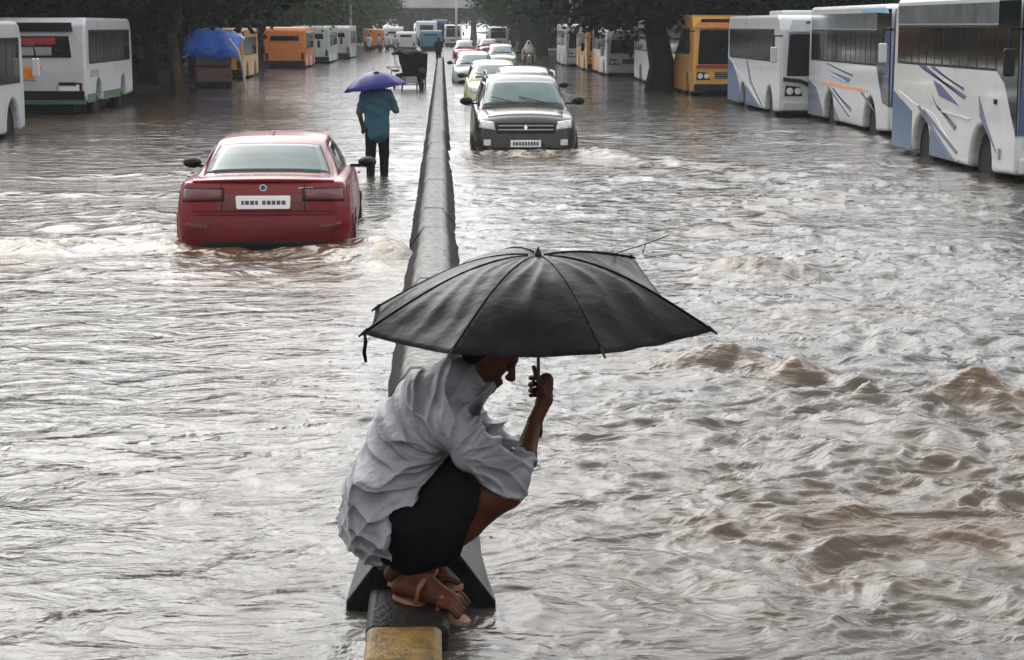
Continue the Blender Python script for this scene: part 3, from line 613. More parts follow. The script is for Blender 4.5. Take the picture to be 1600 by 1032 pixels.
# --- red saloon, seen from behind
def red_car():
    a = .5*(-2.62-.935); t, bb, cb = make_car('parked_car' if False else 'saloon_car', 'red saloon car ploughing away through the flood, spray at its rear', 'car', (a, 19.1, GROAD), math.radians(1.2), 'red_paint',
        [(0.0, (.74, .42, .97, .0)), (.05, (.82, .36, 1.045, .012)), (.16, (.865, .30, 1.062, .02)), (.5, (.885, .26, 1.065, .03)), (1.1, (.89, .24, 1.055, .03)), (2.3, (.89, .22, 1.02, .03)), (3.3, (.88, .22, .99, .04)), (4.0, (.86, .24, .90, .05)), (4.45, (.80, .30, .78, .04)), (4.6, (.68, .38, .68, .02))],
        [(.48, (.70, .66, .98, 1.05, .02)), (.62, (.72, .665, 1.0, 1.09, .02)), (1.28, (.73, .585, 1.0, 1.385, .025)), (1.75, (.735, .585, 1.0, 1.425, .03)), (2.5, (.74, .58, 1.0, 1.42, .03)), (2.9, (.74, .59, .98, 1.34, .03)), (3.6, (.72, .66, .9, 1.0, .02))], tyres=((.82, .33), (3.55, .33)), half=.79)
    t.scale = (1, 1, .945)
    # rear window with its dark surround
    q = [(-.655, .62, 1.105), (.655, .62, 1.105), (.525, 1.22, 1.375), (-.525, 1.22, 1.375)]; dn = (0, .55, -.9)
    decal(q, dn, cb, .004, 10).build('window_seal', 'black', t, smooth=False)
    g = [(-.635, .645, 1.118), (.635, .645, 1.118), (.505, 1.20, 1.362), (-.505, 1.20, 1.362)]
    decal(g, dn, cb, .008, 12).build('rear_window', 'glass', t, smooth=True)
    for s in (-1, 1):
        decal([(s*.9, 1.02, 1.075), (s*.9, 2.0, 1.075), (s*.9, 2.0, 1.36), (s*.9, 1.45, 1.34)], (-s, 0, 0), cb, .006, 8).build('side_window', 'bglass', t, smooth=True)
        decal([(s*.9, 2.08, 1.075), (s*.9, 3.25, 1.065), (s*.9, 2.78, 1.33), (s*.9, 2.08, 1.36)], (-s, 0, 0), cb, .006, 8).build('side_window', 'bglass', t, smooth=True)
    decal([(-.66, 3.5, 1.03), (.66, 3.5, 1.03), (.52, 2.95, 1.33), (-.52, 2.95, 1.33)], (0, -.55, -.9), cb, .008, 10).build('windscreen', 'glass', t, smooth=True)
    # tail lamps wrapping the corners
    for s in (-1, 1):
        decal([(s*.385, 0, .855), (s*.80, 0, .845), (s*.79, 0, .995), (s*.385, 0, .99)], (0, 1, 0), bb, .005, 8).build('lamp_gasket', 'black', t, smooth=True)
        decal([(s*.40, 0, .87), (s*.795, 0, .86), (s*.785, 0, .982), (s*.40, 0, .975)], (0, 1, 0), bb, .008, 8).build('tail_lamp', 'tail_red', t, smooth=True)
        decal([(s*.42, 0, .885), (s*.80, 0, .87), (s*.80, 0, .905), (s*.42, 0, .915)], (0, 1, 0), bb, .012, 6).build('lamp_strip', 'dark_red', t, smooth=True)
        decal([(s*.55, 0, .58), (s*.80, 0, .60), (s*.78, 0, .635), (s*.55, 0, .615)], (0, 1, 0), bb, .085, 5, .06).build('reflector', 'tail_red', t)
    # bumper: a wrapped shelf with a crease
    sec = [(.0, .72), (-.045, .70), (-.06, .62), (-.055, .46), (-.02, .36), (.06, .33), (.12, .36), (.12, .72)]; G = []
    for i in range(25):
        u = -1+i/12; x = u*.885; yo = -.025+.26*abs(u)**9+.03*u*u; G.append([Vector((x, yo+dy*(1-.25*abs(u)**4), z)) for dy, z in sec]+[Vector((x, yo+sec[0][0], sec[0][1]))])
    MB().grid(G).build('bumper', 'bumper_red', t, smooth=False, auto=32)
    G = []
    for i in range(13):
        u = -1+i/6; x = u*.62; G.append([Vector((x, -.088+.03*u*u, .44)), Vector((x, -.094+.03*u*u, .40)), Vector((x, -.05, .30)), Vector((x, .1, .28))])
    MB().grid(G).build('diffuser', 'black', t, smooth=True)
    # boot lid lip, shut lines, flat dark red patch painted as plate recess shadow
    G = []
    for i in range(17):
        u = -1+i/8; x = u*.70; yo = -.004+.05*u*u; G.append([Vector((x, .12+yo, 1.080)), Vector((x, .02+yo, 1.088-.02*u*u)), Vector((x, .005+yo, 1.075-.02*u*u)), Vector((x, .03+yo, 1.05-.02*u*u)), Vector((x, .12+yo, 1.04))])
    MB().grid(G).build('boot_lip', 'red_paint', t, smooth=True)
    decal([(-.46, 0, .765), (.46, 0, .765), (.40, 0, .925), (-.40, 0, .925)], (0, 1, 0), bb, .003, 6).build('plate_recess_shade', 'dark_red', t)
    for x in (-.41, .41):
        decal([(x-.005, 0, .74), (x+.005, 0, .74), (x+.005, 0, 1.03), (x-.005, 0, 1.03)], (0, 1, 0), bb, .0095, 8).build('shut_line', 'black', t)
    decal([(-.70, 0, .742), (.70, 0, .742), (.70, 0, .752), (-.70, 0, .752)], (0, 1, 0), bb, .005, 10).build('shut_line', 'black', t)
    pp = [(-.255, .775), (.255, .775), (.265, .79), (.27, .90), (.262, .913), (-.262, .913), (-.27, .90), (-.265, .79)]
    pt = MB().prism(pp, 1, -.050, -.022).build('number_plate', 'plate', t, bevel=.004)
    b = MB(); x = -.215; rnd = random.Random(3)
    for i in range(9):
        if i in (4,): x += .03
        w = rnd.choice((.026, .034, .038)); b.box((x+w/2, -.0515, .842), (w, .003, .042)); x += w+.012
    b.build('lettering', 'plate_ink', pt)['kind'] = 'stuff'
    bd = MB().lathe([(.036, -.012), (.036, .0), (.030, .004)], 1, (0, .008, .995), 20).build('badge', 'chrome', t)
    MB().lathe([(.026, -.016), (.026, -.010)], 1, (0, .008, .995), 16).build('badge_centre', 'navy', bd)
    b = MB(); [b.box((.36+k*.030, .012, .985), (.020, .012, .026)) for k in range(5)]; b.build('model_lettering', 'chrome', t)
    MB().prism([(1.50, 1.42), (1.74, 1.42), (1.70, 1.475), (1.64, 1.50)], 0, -.022, .022).build('antenna_fin', 'red_paint', t, bevel=.01)
    for s in (-1, 1):
        ob = MB(); ob.ellipsoid((s*.985, 2.72, 1.06), (.105, .065, .066), 8); mo = ob.build('wing_mirror', 'black', t, smooth=True)
        MB().box((s*.86, 2.76, 1.02), (.14, .05, .035)).build('mirror_arm', 'black', mo, bevel=.01)
        MB().ellipsoid((s*.985, 2.665, 1.06), (.085, .022, .050), 8).build('mirror_glass', 'bglass', mo, smooth=True)
        MB().box((s*.905, 2.0, 1.0), (.03, .16, .022)).build('door_handle', 'red_paint', t, bevel=.008)
        # solid black half discs in place of open wheel arches
        b = MB(); pts = [(s*.885, .82+.40*math.cos(math.radians(k)), .33+.40*math.sin(math.radians(k))) for k in range(0, 181, 15)]; b.prism([(p[1], p[2]) for p in pts], 0, s*.80, s*.893); b.build('wheel_arch', 'black', t)
red_car()

# --- cars that face the camera
FRONT = dict(
    suv=dict(body=[(0, (.70, .45, .95, .0)), (.1, (.84, .36, 1.08, .02)), (.6, (.90, .30, 1.12, .03)), (1.6, (.91, .28, 1.10, .03)), (2.8, (.91, .28, 1.07, .03)), (3.3, (.90, .28, 1.05, .05)), (3.9, (.885, .30, 1.00, .06)), (4.15, (.84, .34, .95, .045)), (4.27, (.74, .40, .88, .02))],
             cab=[(.1, (.72, .62, 1.0, 1.25, .02)), (.3, (.78, .66, 1.05, 1.56, .03)), (.9, (.80, .655, 1.05, 1.62, .03)), (1.8, (.80, .65, 1.05, 1.62, .03)), (2.35, (.80, .64, 1.05, 1.55, .03)), (3.15, (.80, .73, 1.0, 1.10, .03))], ws=((3.08, 1.14, .70), (2.42, 1.535, .585)), L=4.27, hl=(.86, .93, .52, .80), grill=(.70, .88, .50)),
    hatch=dict(body=[(0, (.66, .42, .90, .0)), (.1, (.78, .34, 1.0, .02)), (.6, (.83, .26, 1.03, .03)), (1.6, (.84, .24, 1.0, .03)), (2.6, (.84, .24, .97, .03)), (3.1, (.82, .26, .92, .05)), (3.5, (.77, .30, .84, .04)), (3.65, (.66, .38, .74, .02))],
               cab=[(.1, (.66, .58, .95, 1.15, .02)), (.35, (.72, .60, .98, 1.44, .03)), (1.0, (.74, .60, .98, 1.5, .03)), (1.6, (.74, .59, .98, 1.49, .03)), (2.05, (.74, .58, .98, 1.42, .03)), (2.95, (.73, .66, .93, 1.0, .03))], ws=((2.86, 1.04, .64), (2.14, 1.40, .53)), L=3.65, hl=(.72, .82, .42, .70), grill=(.60, .70, .38)),
)
def front_car(name, label, loc, rz, kind, paint, group, roof=None, detail=1, glassm='glass', sc=1.):
    K = FRONT[kind]; t, bb, cb = make_car(name, label, 'car', loc, rz, paint, K['body'], K['cab'], group, roof, tyres=((.72, .32), (K['L']-.82, .32)), half=.74 if kind == 'hatch' else .80)
    L = K['L']; (y0, z0, w0), (y1, z1, w1) = K['ws']; dn = (0, -.6, -.8)
    decal([(-w0-.03, y0+.03, z0-.02), (w0+.03, y0+.03, z0-.02), (w1+.02, y1, z1+.015), (-w1-.02, y1, z1+.015)], dn, cb, .004, 8).build('window_seal', 'black', t)
    decal([(-w0, y0, z0), (w0, y0, z0), (w1, y1, z1), (-w1, y1, z1)], dn, cb, .008, 10).build('windscreen', glassm, t, smooth=True)
    for s in (-1, 1):
        for ya, yb in ((y1+.30, .5*(y1+.5)+.06), (.5*(y1+.5)-.02, .55)):
            decal([(s*.95, ya, z0+.0), (s*.95, yb, z0+.0), (s*.95, yb, z1-.02), (s*.95, ya-.32 if ya > y1 else ya, z1-.02)], (-s, 0, 0), cb, .006, 6).build('side_window', 'bglass', t, smooth=True)
        a, b_, xi, xo = K['hl']
        hl = decal([(s*xi, L+.2, a-.10), (s*xo, L+.2, a-.06), (s*(xo-.02), L+.2, b_), (s*(xi+.03), L+.2, b_-.03)], (0, -1, 0), bb, .010, 6).build('headlight', 'lamp', t, smooth=True)
        MB().lathe([(.035, 0), (.052, .02)], 1, (s*(xi+.16), L-.05, a), 12).build('bulb', 'chrome', hl)
        mo = MB().ellipsoid((s*(w0+.30), y1+.42, z0+.06), (.115, .07, .075), 8).build('wing_mirror', 'black', t, smooth=True)
        MB().box((s*(w0+.16), y1+.44, z0+.02), (.18, .05, .03)).build('mirror_arm', 'black', mo)
    ga, gb, gw = K['grill']
    gr = decal([(-gw, L+.2, ga), (gw, L+.2, ga), (gw, L+.2, gb), (-gw, L+.2, gb)], (0, -1, 0), bb, .008, 6).build('grille', 'black', t)
    for k in range(2):
        z = ga+(gb-ga)*(k+.8)/2.6; decal([(-gw*.95, L+.2, z), (gw*.95, L+.2, z), (gw*.95, L+.2, z+.022), (-gw*.95, L+.2, z+.022)], (0, -1, 0), bb, .016, 6).build('grille_bar', 'chrome' if detail > 1 else 'grey', gr)
    pt = decal([(-.26, L+.2, .47), (.26, L+.2, .47), (.26, L+.2, .59), (-.26, L+.2, .59)], (0, -1, 0), bb, .03, 3, .03).build('number_plate', 'plate', t)
    decal([(-.62, L+.2, .34), (.62, L+.2, .34), (.58, L+.2, .455), (-.58, L+.2, .455)], (0, -1, 0), bb, .012, 8).build('lower_grille', 'black', t)
    for xa, xb in ((-.42, .06), (.12, .55)):
        p = [Vector((xa, y0+.02, z0+.01)), Vector((xb, y0-.16, z0+.11))]; MB().tube([q+Vector((0, .03, .03)) for q in p], .009, 5).build('wiper', 'black', t)
    return t, bb, cb, pt
suv, bb, cb, pt = front_car('suv', 'dark brown SUV driving towards us beside the divider, first of the oncoming cars', (1.43, 37.25, GROAD), PI, 'suv', 'suv', 'cars coming up the right carriageway', detail=1)
# bonnet coloured paler and silvery for sky sheen, roof rails, bumper guard, fog lamps and the diamond badge
decal([(-.70, 3.25, 1.2), (.70, 3.25, 1.2), (.64, 4.12, 1.2), (-.64, 4.12, 1.2)], (0, 0, -1), bb, .006, 10).build('bonnet', mat("bonnet_sky_sheen", (.12, .105, .095), .25, metal=.5, coat=.3), suv, smooth=True)
for s in (-1, 1):
    MB().tube([(s*.62, .45, 1.62), (s*.62, .6, 1.69), (s*.62, 1.9, 1.69), (s*.62, 2.1, 1.60)], .018, 6).build('roof_rail', 'grey', suv, smooth=True)
    decal([(s*.60, 4.5, .50), (s*.72, 4.5, .50), (s*.72, 4.5, .60), (s*.60, 4.5, .60)], (0, -1, 0), bb, .012, 4).build('fog_lamp', 'lamp', suv)
    b = MB(); b.prism([(3.45+.42*math.cos(math.radians(k)), .32+.42*math.sin(math.radians(k))) for k in range(0, 181, 15)], 0, s*.80, s*.925); b.build('wheel_arch', 'black', suv)
decal([(-.03, 4.5, .80), (.0, 4.5, .75), (.03, 4.5, .80), (0, 4.5, .86)], (0, -1, 0), bb, .024, 3).build('badge', 'chrome', suv)
b = MB(); [b.box((-.2+k*.05, 4.318, .53), (.032, .004, .06)) for k in range(9)]; b.build('lettering', 'plate_ink', pt)['kind'] = 'stuff'
GQ = 'cars coming up the right carriageway'
front_car('hatchback', 'white car close behind the dark SUV, its roof and windscreen showing above it', (2.02, 49.5, GROAD), PI, 'hatch', 'white', GQ, glassm='glass')
front_car('hatchback', 'pale yellow car by the divider, half hidden behind the white car', (1.50, 58.5, GROAD), PI, 'hatch', 'paleyellow', GQ)
front_car('hatchback', 'pale green and white car hugging the divider, behind the pale yellow car', (1.25, 78, GROAD), PI, 'hatch', 'palegreen', GQ, roof='white')
front_car('hatchback', 'pale mint car further out in the road beside a rider in beige', (3.25, 108, GROAD), PI, 'hatch', 'palegreen', GQ)
front_car('hatchback', 'crimson car far down the road, the one nearer the divider', (1.6, 135, GROAD), PI, 'hatch', 'crimson', GQ)
front_car('hatchback', 'dark red car far down the road, right of the crimson car', (3.6, 152, GROAD), PI, 'hatch', 'crimson', GQ)

# ---------------------------------------------------------------- buses
def arch(yc, r, z0, n=10): return [(yc+r*math.cos(math.radians(180*k/n)), z0+max(0, r*1.12*math.sin(math.radians(180*k/n)))) for k in range(n+1)]
def make_bus(name, label, loc, rz, L=9., Wd=2.35, zb=.42, zt=2.9, wheels=(1.6, 6.4), belt=(1.85, 2.55), paint='white', group=None, nwin=7, y0=.9, y1=None, glassm='bglass', front='coach', roofm=None, r=.46, band=None):
    """front at y=0 facing -y; the -x side is the one the street sees"""
    t = thing(name, label, 'bus', loc, rz, group); y1 = y1 or L-.35; h = Wd/2
    prof = [(.06, zb), ]
    prof = [(0.0, zb+.05), (0.0, 1.25), (.10, zt-.35), (.28, zt-.06), (.5, zt), (L-.25, zt), (L-.05, zt-.18), (L, 1.4), (L, zb+.05)]
    low = []
    for yc in sorted(wheels, reverse=True): low += arch(yc, r+.09, zb)
    prof += low
    MB().prism(prof, 0, -h, h).build('body', paint, t, bevel=.07, seg=3)
    MB().box((0, L/2, .62), (Wd-.75, L-.5, .5)).build('underbody', 'black', t)
    for yc in wheels:
        for s in (-1, 1): wheel(t, s*(h-.24), yc, r, r, .26, 'darkrim')  # bus rims near black, darker than the car rims
    n = nwin; step = (y1-y0)/n
    for s in (-1, 1):
        MB().prism([(y0-.05, belt[0]-.04), (y1+.05, belt[0]-.04), (y1+.05, belt[1]+.04), (y0-.05, belt[1]+.04)], 0, s*(h+.004), s*(h-.02)).build('window_band', 'black', t)
        for i in range(n):
            a, b = y0+i*step+.035, y0+(i+1)*step-.035
            w = MB().prism([(a, belt[0]), (b, belt[0]), (b, belt[1]), (a, belt[1])], 0, s*(h+.010), s*(h-.01)).build('window', glassm, t)
            MB().prism([(.5*(a+b)-.012, belt[0]), (.5*(a+b)+.012, belt[0]), (.5*(a+b)+.012, belt[1]), (.5*(a+b)-.012, belt[1])], 0, s*(h+.014), s*(h+.008)).build('sash_bar', 'black', w)
        if band:
            MB().prism([(y0-.05, belt[1]+.06), (y1+.05, belt[1]+.06), (y1+.05, band), (y0-.05, band)], 0, s*(h+.008), s*(h-.02)).build('upper_glass', 'skyglass', t)
    # front
    zw0, zw1 = 1.32, zt-.45
    MB().prism([(-h+.16, zw0), (h-.16, zw0), (h-.22, zw1), (-h+.22, zw1)], 1, -.03, .12).build('windscreen', 'bglass', t, bevel=.03)
    MB().box((0, -.033, (zw0+zw1)/2), (.05, .02, zw1-zw0)).build('screen_divider', 'black', t)
    MB().prism([(-h+.2, zt-.40), (h-.2, zt-.40), (h-.28, zt-.12), (-h+.28, zt-.12)], 1, .02, .3).build('destination_board', paint if front == 'coach' else 'black', t)
    MB().box((0, -.06, zb+.18), (Wd-.1, .16, .22)).build('bumper', paint if front == 'coach' else 'black', t, bevel=.03)
    gr = MB().box((0, -.005, .98), (.9, .03, .22)).build('grille', 'black', t)
    for k in range(3): MB().box((0, -.024, .90+k*.075), (.88, .012, .02)).build('grille_bar', 'grey', gr)
    for s in (-1, 1):
        hl = MB().prism([(s*(h-.12), .84), (s*(h-.55), .84), (s*(h-.50), 1.06), (s*(h-.14), 1.10)], 1, -.022, .05).build('headlight', 'black', t)
        for k in range(2): MB().lathe([(.085, -.04), (.085, .02)], 1, (s*(h-.24-k*.2), 0, .96), 14).build('lamp', 'lamp', hl)
        m = MB().tube([(s*(h-.05), .05, zt-.5), (s*(h+.18), -.16, zt-.5), (s*(h+.20), -.22, zt-.75)], .022, 6).build('mirror', 'black', t, smooth=True)
        MB().box((s*(h+.20), -.22, zt-.95), (.16, .09, .38)).build('mirror_head', paint if front == 'coach' else 'black', m, bevel=.03)
        MB().tube([(s*.5, -.05, zw0+.05), (s*.2, -.06, zw0+.55)], .010, 5).build('wiper', 'black', t)
    # back
    MB().prism([(-h+.35, 1.75), (h-.35, 1.75), (h-.4, zt-.45), (-h+.4, zt-.45)], 1, L-.01, L+.02).build('rear_window', 'bglass', t)
    for s in (-1, 1): MB().box((s*(h-.18), L+.01, .95), (.16, .04, .36)).build('tail_lamp', 'tail_red', t, bevel=.01)
    MB().box((0, L+.03, zb+.2), (Wd-.1, .14, .22)).build('rear_bumper', 'black' if front != 'coach' else paint, t, bevel=.03)
    return t, h
def side(t, h, polys, name, m, layer=1):
    for p in polys: MB().prism(p, 0, -h-.004-.004*layer, -h+.01).build(name, m, t)
def seven(t, h, zt, m='navy'):
    """slanted blue 7-like mark on the white destination board"""
    z0, z1 = zt-.36, zt-.15; c = -.35
    MB().prism([(c-.22, z1-.055), (c+.22, z1-.055), (c+.28, z1), (c-.16, z1)], 1, -.0, .2).build('board_mark', m, t)
    MB().prism([(c-.10, z0), (c+.02, z0), (c+.20, z1-.055), (c+.05, z1-.055)], 1, .0, .2).build('board_mark', m, t)
GB = 'white and blue buses parked along the right kerb'
# nearest bus on the right
z = .33
t, h = make_bus('coach', 'cream coach nearest us on the right with violet slashes and blue tail panel', (7.92+1.19, 26.4, GROAD), 0, L=7.4, zt=2.98, wheels=(1.75, 5.3), belt=(1.92, 2.50), group=GB, nwin=6, y0=1.05, band=2.86, r=.50, paint='cream')
side(t, h, [[(.0, 1.0), (.0, 2.88), (1.02, 2.88), (1.02, 1.88), (.62, 1.72)]], 'front_side_glass', 'bglass', 1)
side(t, h, [[(7.35, .45), (7.35, 1.42), (6.6, 1.25), (5.95, 1.1), (5.93, .45)], [(4.7, .45), (4.7, .90), (4.2, .80), (3.1, .45)]], 'blue_panel', 'greyblue', 0)
side(t, h, [[(6.9, 1.30), (5.9, 1.15), (4.6, 1.05), (3.0, .46), (2.85, .50), (4.5, 1.12), (5.9, 1.25), (6.9, 1.42)]], 'white_swoosh', 'white', 1)
side(t, h, [[(5.6, 1.88), (5.1, 1.88), (2.7, 1.42), (2.6, 1.48), (5.2, 1.80)], [(4.6, 1.66), (4.1, 1.60), (2.9, 1.30), (4.2, 1.42)], [(4.8, 1.86), (4.55, 1.88), (2.75, 1.55), (2.75, 1.60)]], 'violet_slash', 'violet', 1)
side(t, h, [[(5.2, 1.12), (5.1, 1.18), (3.0, .62), (3.05, .56)], [(4.6, 1.42), (4.45, 1.30), (3.2, .92), (3.1, 1.00), (4.2, 1.2)], [(1.9, 1.5), (1.8, 1.2), (.9, .72), (1.5, 1.15)], [(5.6, 1.2), (5.4, 1.22), (3.3, .50), (3.5, .50)]], 'grey_slash', 'slate', 2)
side(t, h, [[(4.0, 1.17), (2.35, 1.12), (2.35, 1.145), (4.0, 1.195)]], 'rub_rail', 'white', 3)
MB().box((-h-.012, 1.02, 1.45), (.03, .10, .07)).build('side_marker', 'black', t); MB().box((-h-.012, .75, .72), (.03, .08, .16)).build('fuel_flap', 'grey', t)
MB().prism([(-h+.03, 1.02), (h-.03, 1.02), (h-.06, 2.88), (-h+.06, 2.88)], 1, -.03, .1).build('dark_front', 'navy', t)
for c_ in t.children_recursive:
    if c_.name.startswith('mirror_head'): c_.data.materials[0] = M['black']
# second
t, h = make_bus('coach', 'white coach with an orange waist line, second from us on the right', (8.75+1.18, 37.6, GROAD), 0, L=8.4, zt=2.95, wheels=(1.7, 5.9), belt=(1.76, 2.40), group=GB, nwin=7, y0=1.2, band=2.78, r=.50)
side(t, h, [[(.0, .95), (.0, 2.85), (1.17, 2.85), (1.17, 1.74), (.55, 1.0)]], 'front_side_glass', 'bglass', 1)
side(t, h, [[(.12, 2.76), (.30, 2.87), (2.6, 2.87), (2.6, 2.82)]], 'blue_roof_edge', 'skyblue', 2); side(t, h, [[(.0, 1.3), (.0, 2.5), (.4, 2.5), (.5, 1.3)]], 'blue_front_post', 'navy', 2)
side(t, h, [[(8.35, .45), (8.35, 1.25), (7.4, 1.1), (6.58, .62), (6.55, .45)], [(5.25, .45), (5.25, .75), (4.6, .45)]], 'blue_panel', 'slate', 0)
side(t, h, [[(6.8, 1.20), (1.9, 1.17), (1.9, 1.23), (6.8, 1.27)]], 'orange_line', 'orstripe', 1)
side(t, h, [[(6.3, 1.68), (5.9, 1.68), (3.4, 1.45), (3.4, 1.50)], [(6.3, 1.55), (5.8, 1.52), (3.8, 1.32), (3.6, 1.40)]], 'violet_slash', 'violet', 1)
side(t, h, [[(6.0, 1.45), (5.6, 1.42), (4.0, 1.30), (4.0, 1.35)]], 'light_slash', 'skyblue', 2)
side(t, h, [[(6.1, 1.16), (5.9, 1.17), (3.6, .62), (3.7, .58)], [(5.6, 1.14), (5.3, 1.15), (3.5, .70), (3.5, .80)], [(2.6, 1.16), (2.3, 1.16), (1.2, .8), (2.0, .98)]], 'grey_slash', 'slate', 1)
MB().prism([(-h+.03, .95), (h-.03, .95), (h-.1, 2.95-.1), (-h+.1, 2.95-.1)], 1, -.02, .1).build('blue_front', 'navy', t)
# third
t, h = make_bus('coach', 'smaller white bus with curved blue tail and blue mark on its roof board', (8.16+1.15, 46.5, GROAD), 0, L=8.6, Wd=2.3, zt=2.78, wheels=(1.55, 5.8), belt=(1.68, 2.40), group=GB, nwin=7, y0=.95, r=.46)
side(t, h, [[(8.5, .45), (8.5, 1.62), (7.6, 1.48), (6.9, 1.20), (6.35, .95), (6.34, .45)], [(5.26, .45), (5.26, 1.0), (4.2, .78), (3.0, .52), (2.6, .45)]], 'blue_panel', 'blue', 0)
side(t, h, [[(8.5, 1.64), (7.6, 1.50), (6.9, 1.22), (5.3, .98), (3.0, .50), (2.7, .46), (2.4, .46), (3.2, .60), (5.3, 1.10), (7.0, 1.36), (8.5, 1.74)]], 'white_swoosh', 'white', 1)
side(t, h, [[(5.2, 1.60), (5.0, 1.62), (4.3, 1.1), (2.3, .50), (2.5, .48), (4.5, 1.05)]], 'grey_slash', 'slate', 2)
seven(t, h, 2.78)
MB().tube([(-h+.08, -.02, 1.25), (-h+.5, -.05, 1.2), (-h+1.1, -.05, .95), (-h+1.2, -.05, .7)], .05, 6).build('front_trim', 'black', t, smooth=True)
MB().box((0, 4, 2.84), (1.2, 2.0, .14)).build('roof_vent', 'white', t, bevel=.05)
# yellow bus and white bus behind them
t, h = make_bus('bus', 'yellow and orange bus facing us between the white buses and a dark tree', (7.86+1.15, 60.5, GROAD), 0, L=8, Wd=2.3, zt=2.85, wheels=(1.5, 5.5), belt=(1.65, 2.4), paint='yellow', group='buses under the trees on the right', nwin=7, front='city')
MB().prism([(-1.1, 2.45), (1.1, 2.45), (1.0, 2.62), (-1.0, 2.62)], 1, -.03, .1).build('orange_board', 'orange', t); MB().box((0, -.04, 1.26), (2.1, .06, .08)).build('red_band', 'crimson', t)
t, h = make_bus('bus', 'white bus with a blue mark on its board, just behind the yellow bus', (7.75+1.15, 70, GROAD), 0, L=8, Wd=2.3, zt=2.9, wheels=(1.5, 5.5), belt=(1.6, 2.4), group='buses under the trees on the right', nwin=7)
seven(t, h, 2.9, 'navy')
t, h = make_bus('bus', 'white bus with orange lower panels, left of the dark tree on the right', (7.15+1.15, 84, GROAD), 0, L=8, Wd=2.3, zt=2.35, wheels=(1.5, 5.5), belt=(1.5, 2.1), group='buses under the trees on the right', nwin=7)
side(t, h, [[(7.8, .5), (7.8, 1.3), (4, 1.15), (4, .5)]], 'orange_panel', 'orange', 0)
make_bus('bus', 'small yellow bus farther back, left of the dark tree on the right', (6.95+1.1, 93, GROAD), 0, L=7, Wd=2.2, zt=2.45, wheels=(1.5, 5), belt=(1.5, 2.1), paint='yellow', group='buses under the trees on the right', nwin=6, front='city')
make_bus('bus', 'white fronted bus at the far end of the parked row on the right', (6.7+1.1, 104, GROAD), 0, L=8, Wd=2.3, zt=2.6, wheels=(1.5, 5.5), belt=(1.5, 2.2), group='buses under the trees on the right', nwin=6)
# left side of the road: buses heading away
GL = 'buses on the left carriageway'
t, h = make_bus('bus', 'white bus cut by the left picture edge, dark windows and front wheel in the flood', (-8.55-1.18, 40.0, GROAD), PI, L=9, zt=2.62, wheels=(1.1, 6.2), belt=(1.42, 2.25), group=GL, nwin=7, y0=.45, r=.5)
t, h = make_bus('bus', 'white city bus seen from behind, green skirt and dark rear window, near the left edge', (-8.78-1.18, 48.2+7.2, GROAD), PI, L=7.2, zt=2.72, zb=.62, wheels=(1.6, 5.4), belt=(1.62, 2.38), group=GL, nwin=6, y0=.5, y1=6.7, front='city', r=.42)
b_ = 7.2
MB().prism([(-h+.3, 2.38), (h-.3, 2.38), (h-.34, 2.60), (-h+.34, 2.60)], 1, b_-.2, b_+.03).build('rear_board', 'black', t)
MB().box((.1, b_+.025, 2.15), (1.1, .014, .16)).build('red_sign', 'redtext', t); MB().box((.1, b_+.025, 1.9), (.9, .012, .2)).build('rear_notice', 'grey', t)
MB().box((.25, b_+.012, 1.32), (.36, .03, .26)).build('orange_sticker', 'orange', t); MB().box((.5, b_+.012, 1.5), (1.2, .02, .09)).build('red_lettering_band', 'orstripe', t)
MB().box((0, b_+.02, .70), (2.3, .10, .20)).build('green_skirt', 'green', t); MB().box((-.75, b_+.02, 1.0), (.5, .05, .16)).build('number_plate', 'plate', t); MB().box((-.72, b_+.04, 1.1), (.42, .05, .08)).build('plate_lamp', 'black', t)
side(t, h, [[(7.1, .63), (7.1, .84), (5.95, .84), (5.95, .63)], [(4.8, .63), (4.8, .84), (2.2, .84), (2.2, .63)]], 'green_skirt', 'green', 1)
side(t, h, [[(6.6, 1.25), (5.4, 1.25), (5.4, 1.42), (6.6, 1.42)]], 'air_intake', 'grey', 1)
make_bus('bus', 'yellow bus behind the blue tarpaulin rickshaw', (-8.1-.8, 86, GROAD), PI, L=6.5, Wd=1.6, zt=2.42, wheels=(1.4, 4.8), belt=(1.35, 2.0), paint='yellow', group=GL, nwin=6, front='city')
make_bus('bus', 'orange bus seen from behind, farther up the left row', (-7.0-1.1, 107.5, GROAD), PI, L=7, Wd=2.2, zt=2.45, wheels=(1.5, 5.0), belt=(1.4, 2.1), paint='orange', group=GL, nwin=6, front='city')
make_bus('bus', 'pale grey green bus ahead of the orange bus', (-6.5-1.1, 122, GROAD), PI, L=9, Wd=2.2, zt=2.5, wheels=(1.5, 6.4), belt=(1.4, 2.1), paint='palegreen', group=GL, nwin=7, front='city')
make_bus('bus', 'white bus at the far end of the left row', (-6.0-1.1, 137, GROAD), PI, L=9, Wd=2.2, zt=2.5, wheels=(1.5, 6.4), belt=(1.4, 2.1), group=GL, nwin=7, front='city')
make_bus('van', 'teal blue van far ahead left of the divider', (-.95, 175, GROAD), PI, L=5, Wd=1.9, zt=2.1, wheels=(1., 3.8), belt=(1.3, 1.8), paint='teal', group='distant traffic', nwin=3, front='city')[0]['category'] = 'van'
make_bus('van', 'small white van far ahead, left of the teal van', (-3.0, 168, GROAD), PI, L=4.5, Wd=1.7, zt=2.0, wheels=(1., 3.4), belt=(1.2, 1.7), group='distant traffic', nwin=3, front='city')[0]['category'] = 'van'
make_bus('van', 'white box van farthest down the road under the flyover', (-1.6, 215, GROAD), PI, L=6, Wd=2.2, zt=3.0, wheels=(1., 4.6), belt=(1.5, 2.2), group='distant traffic', nwin=3, front='city')[0]['category'] = 'van'

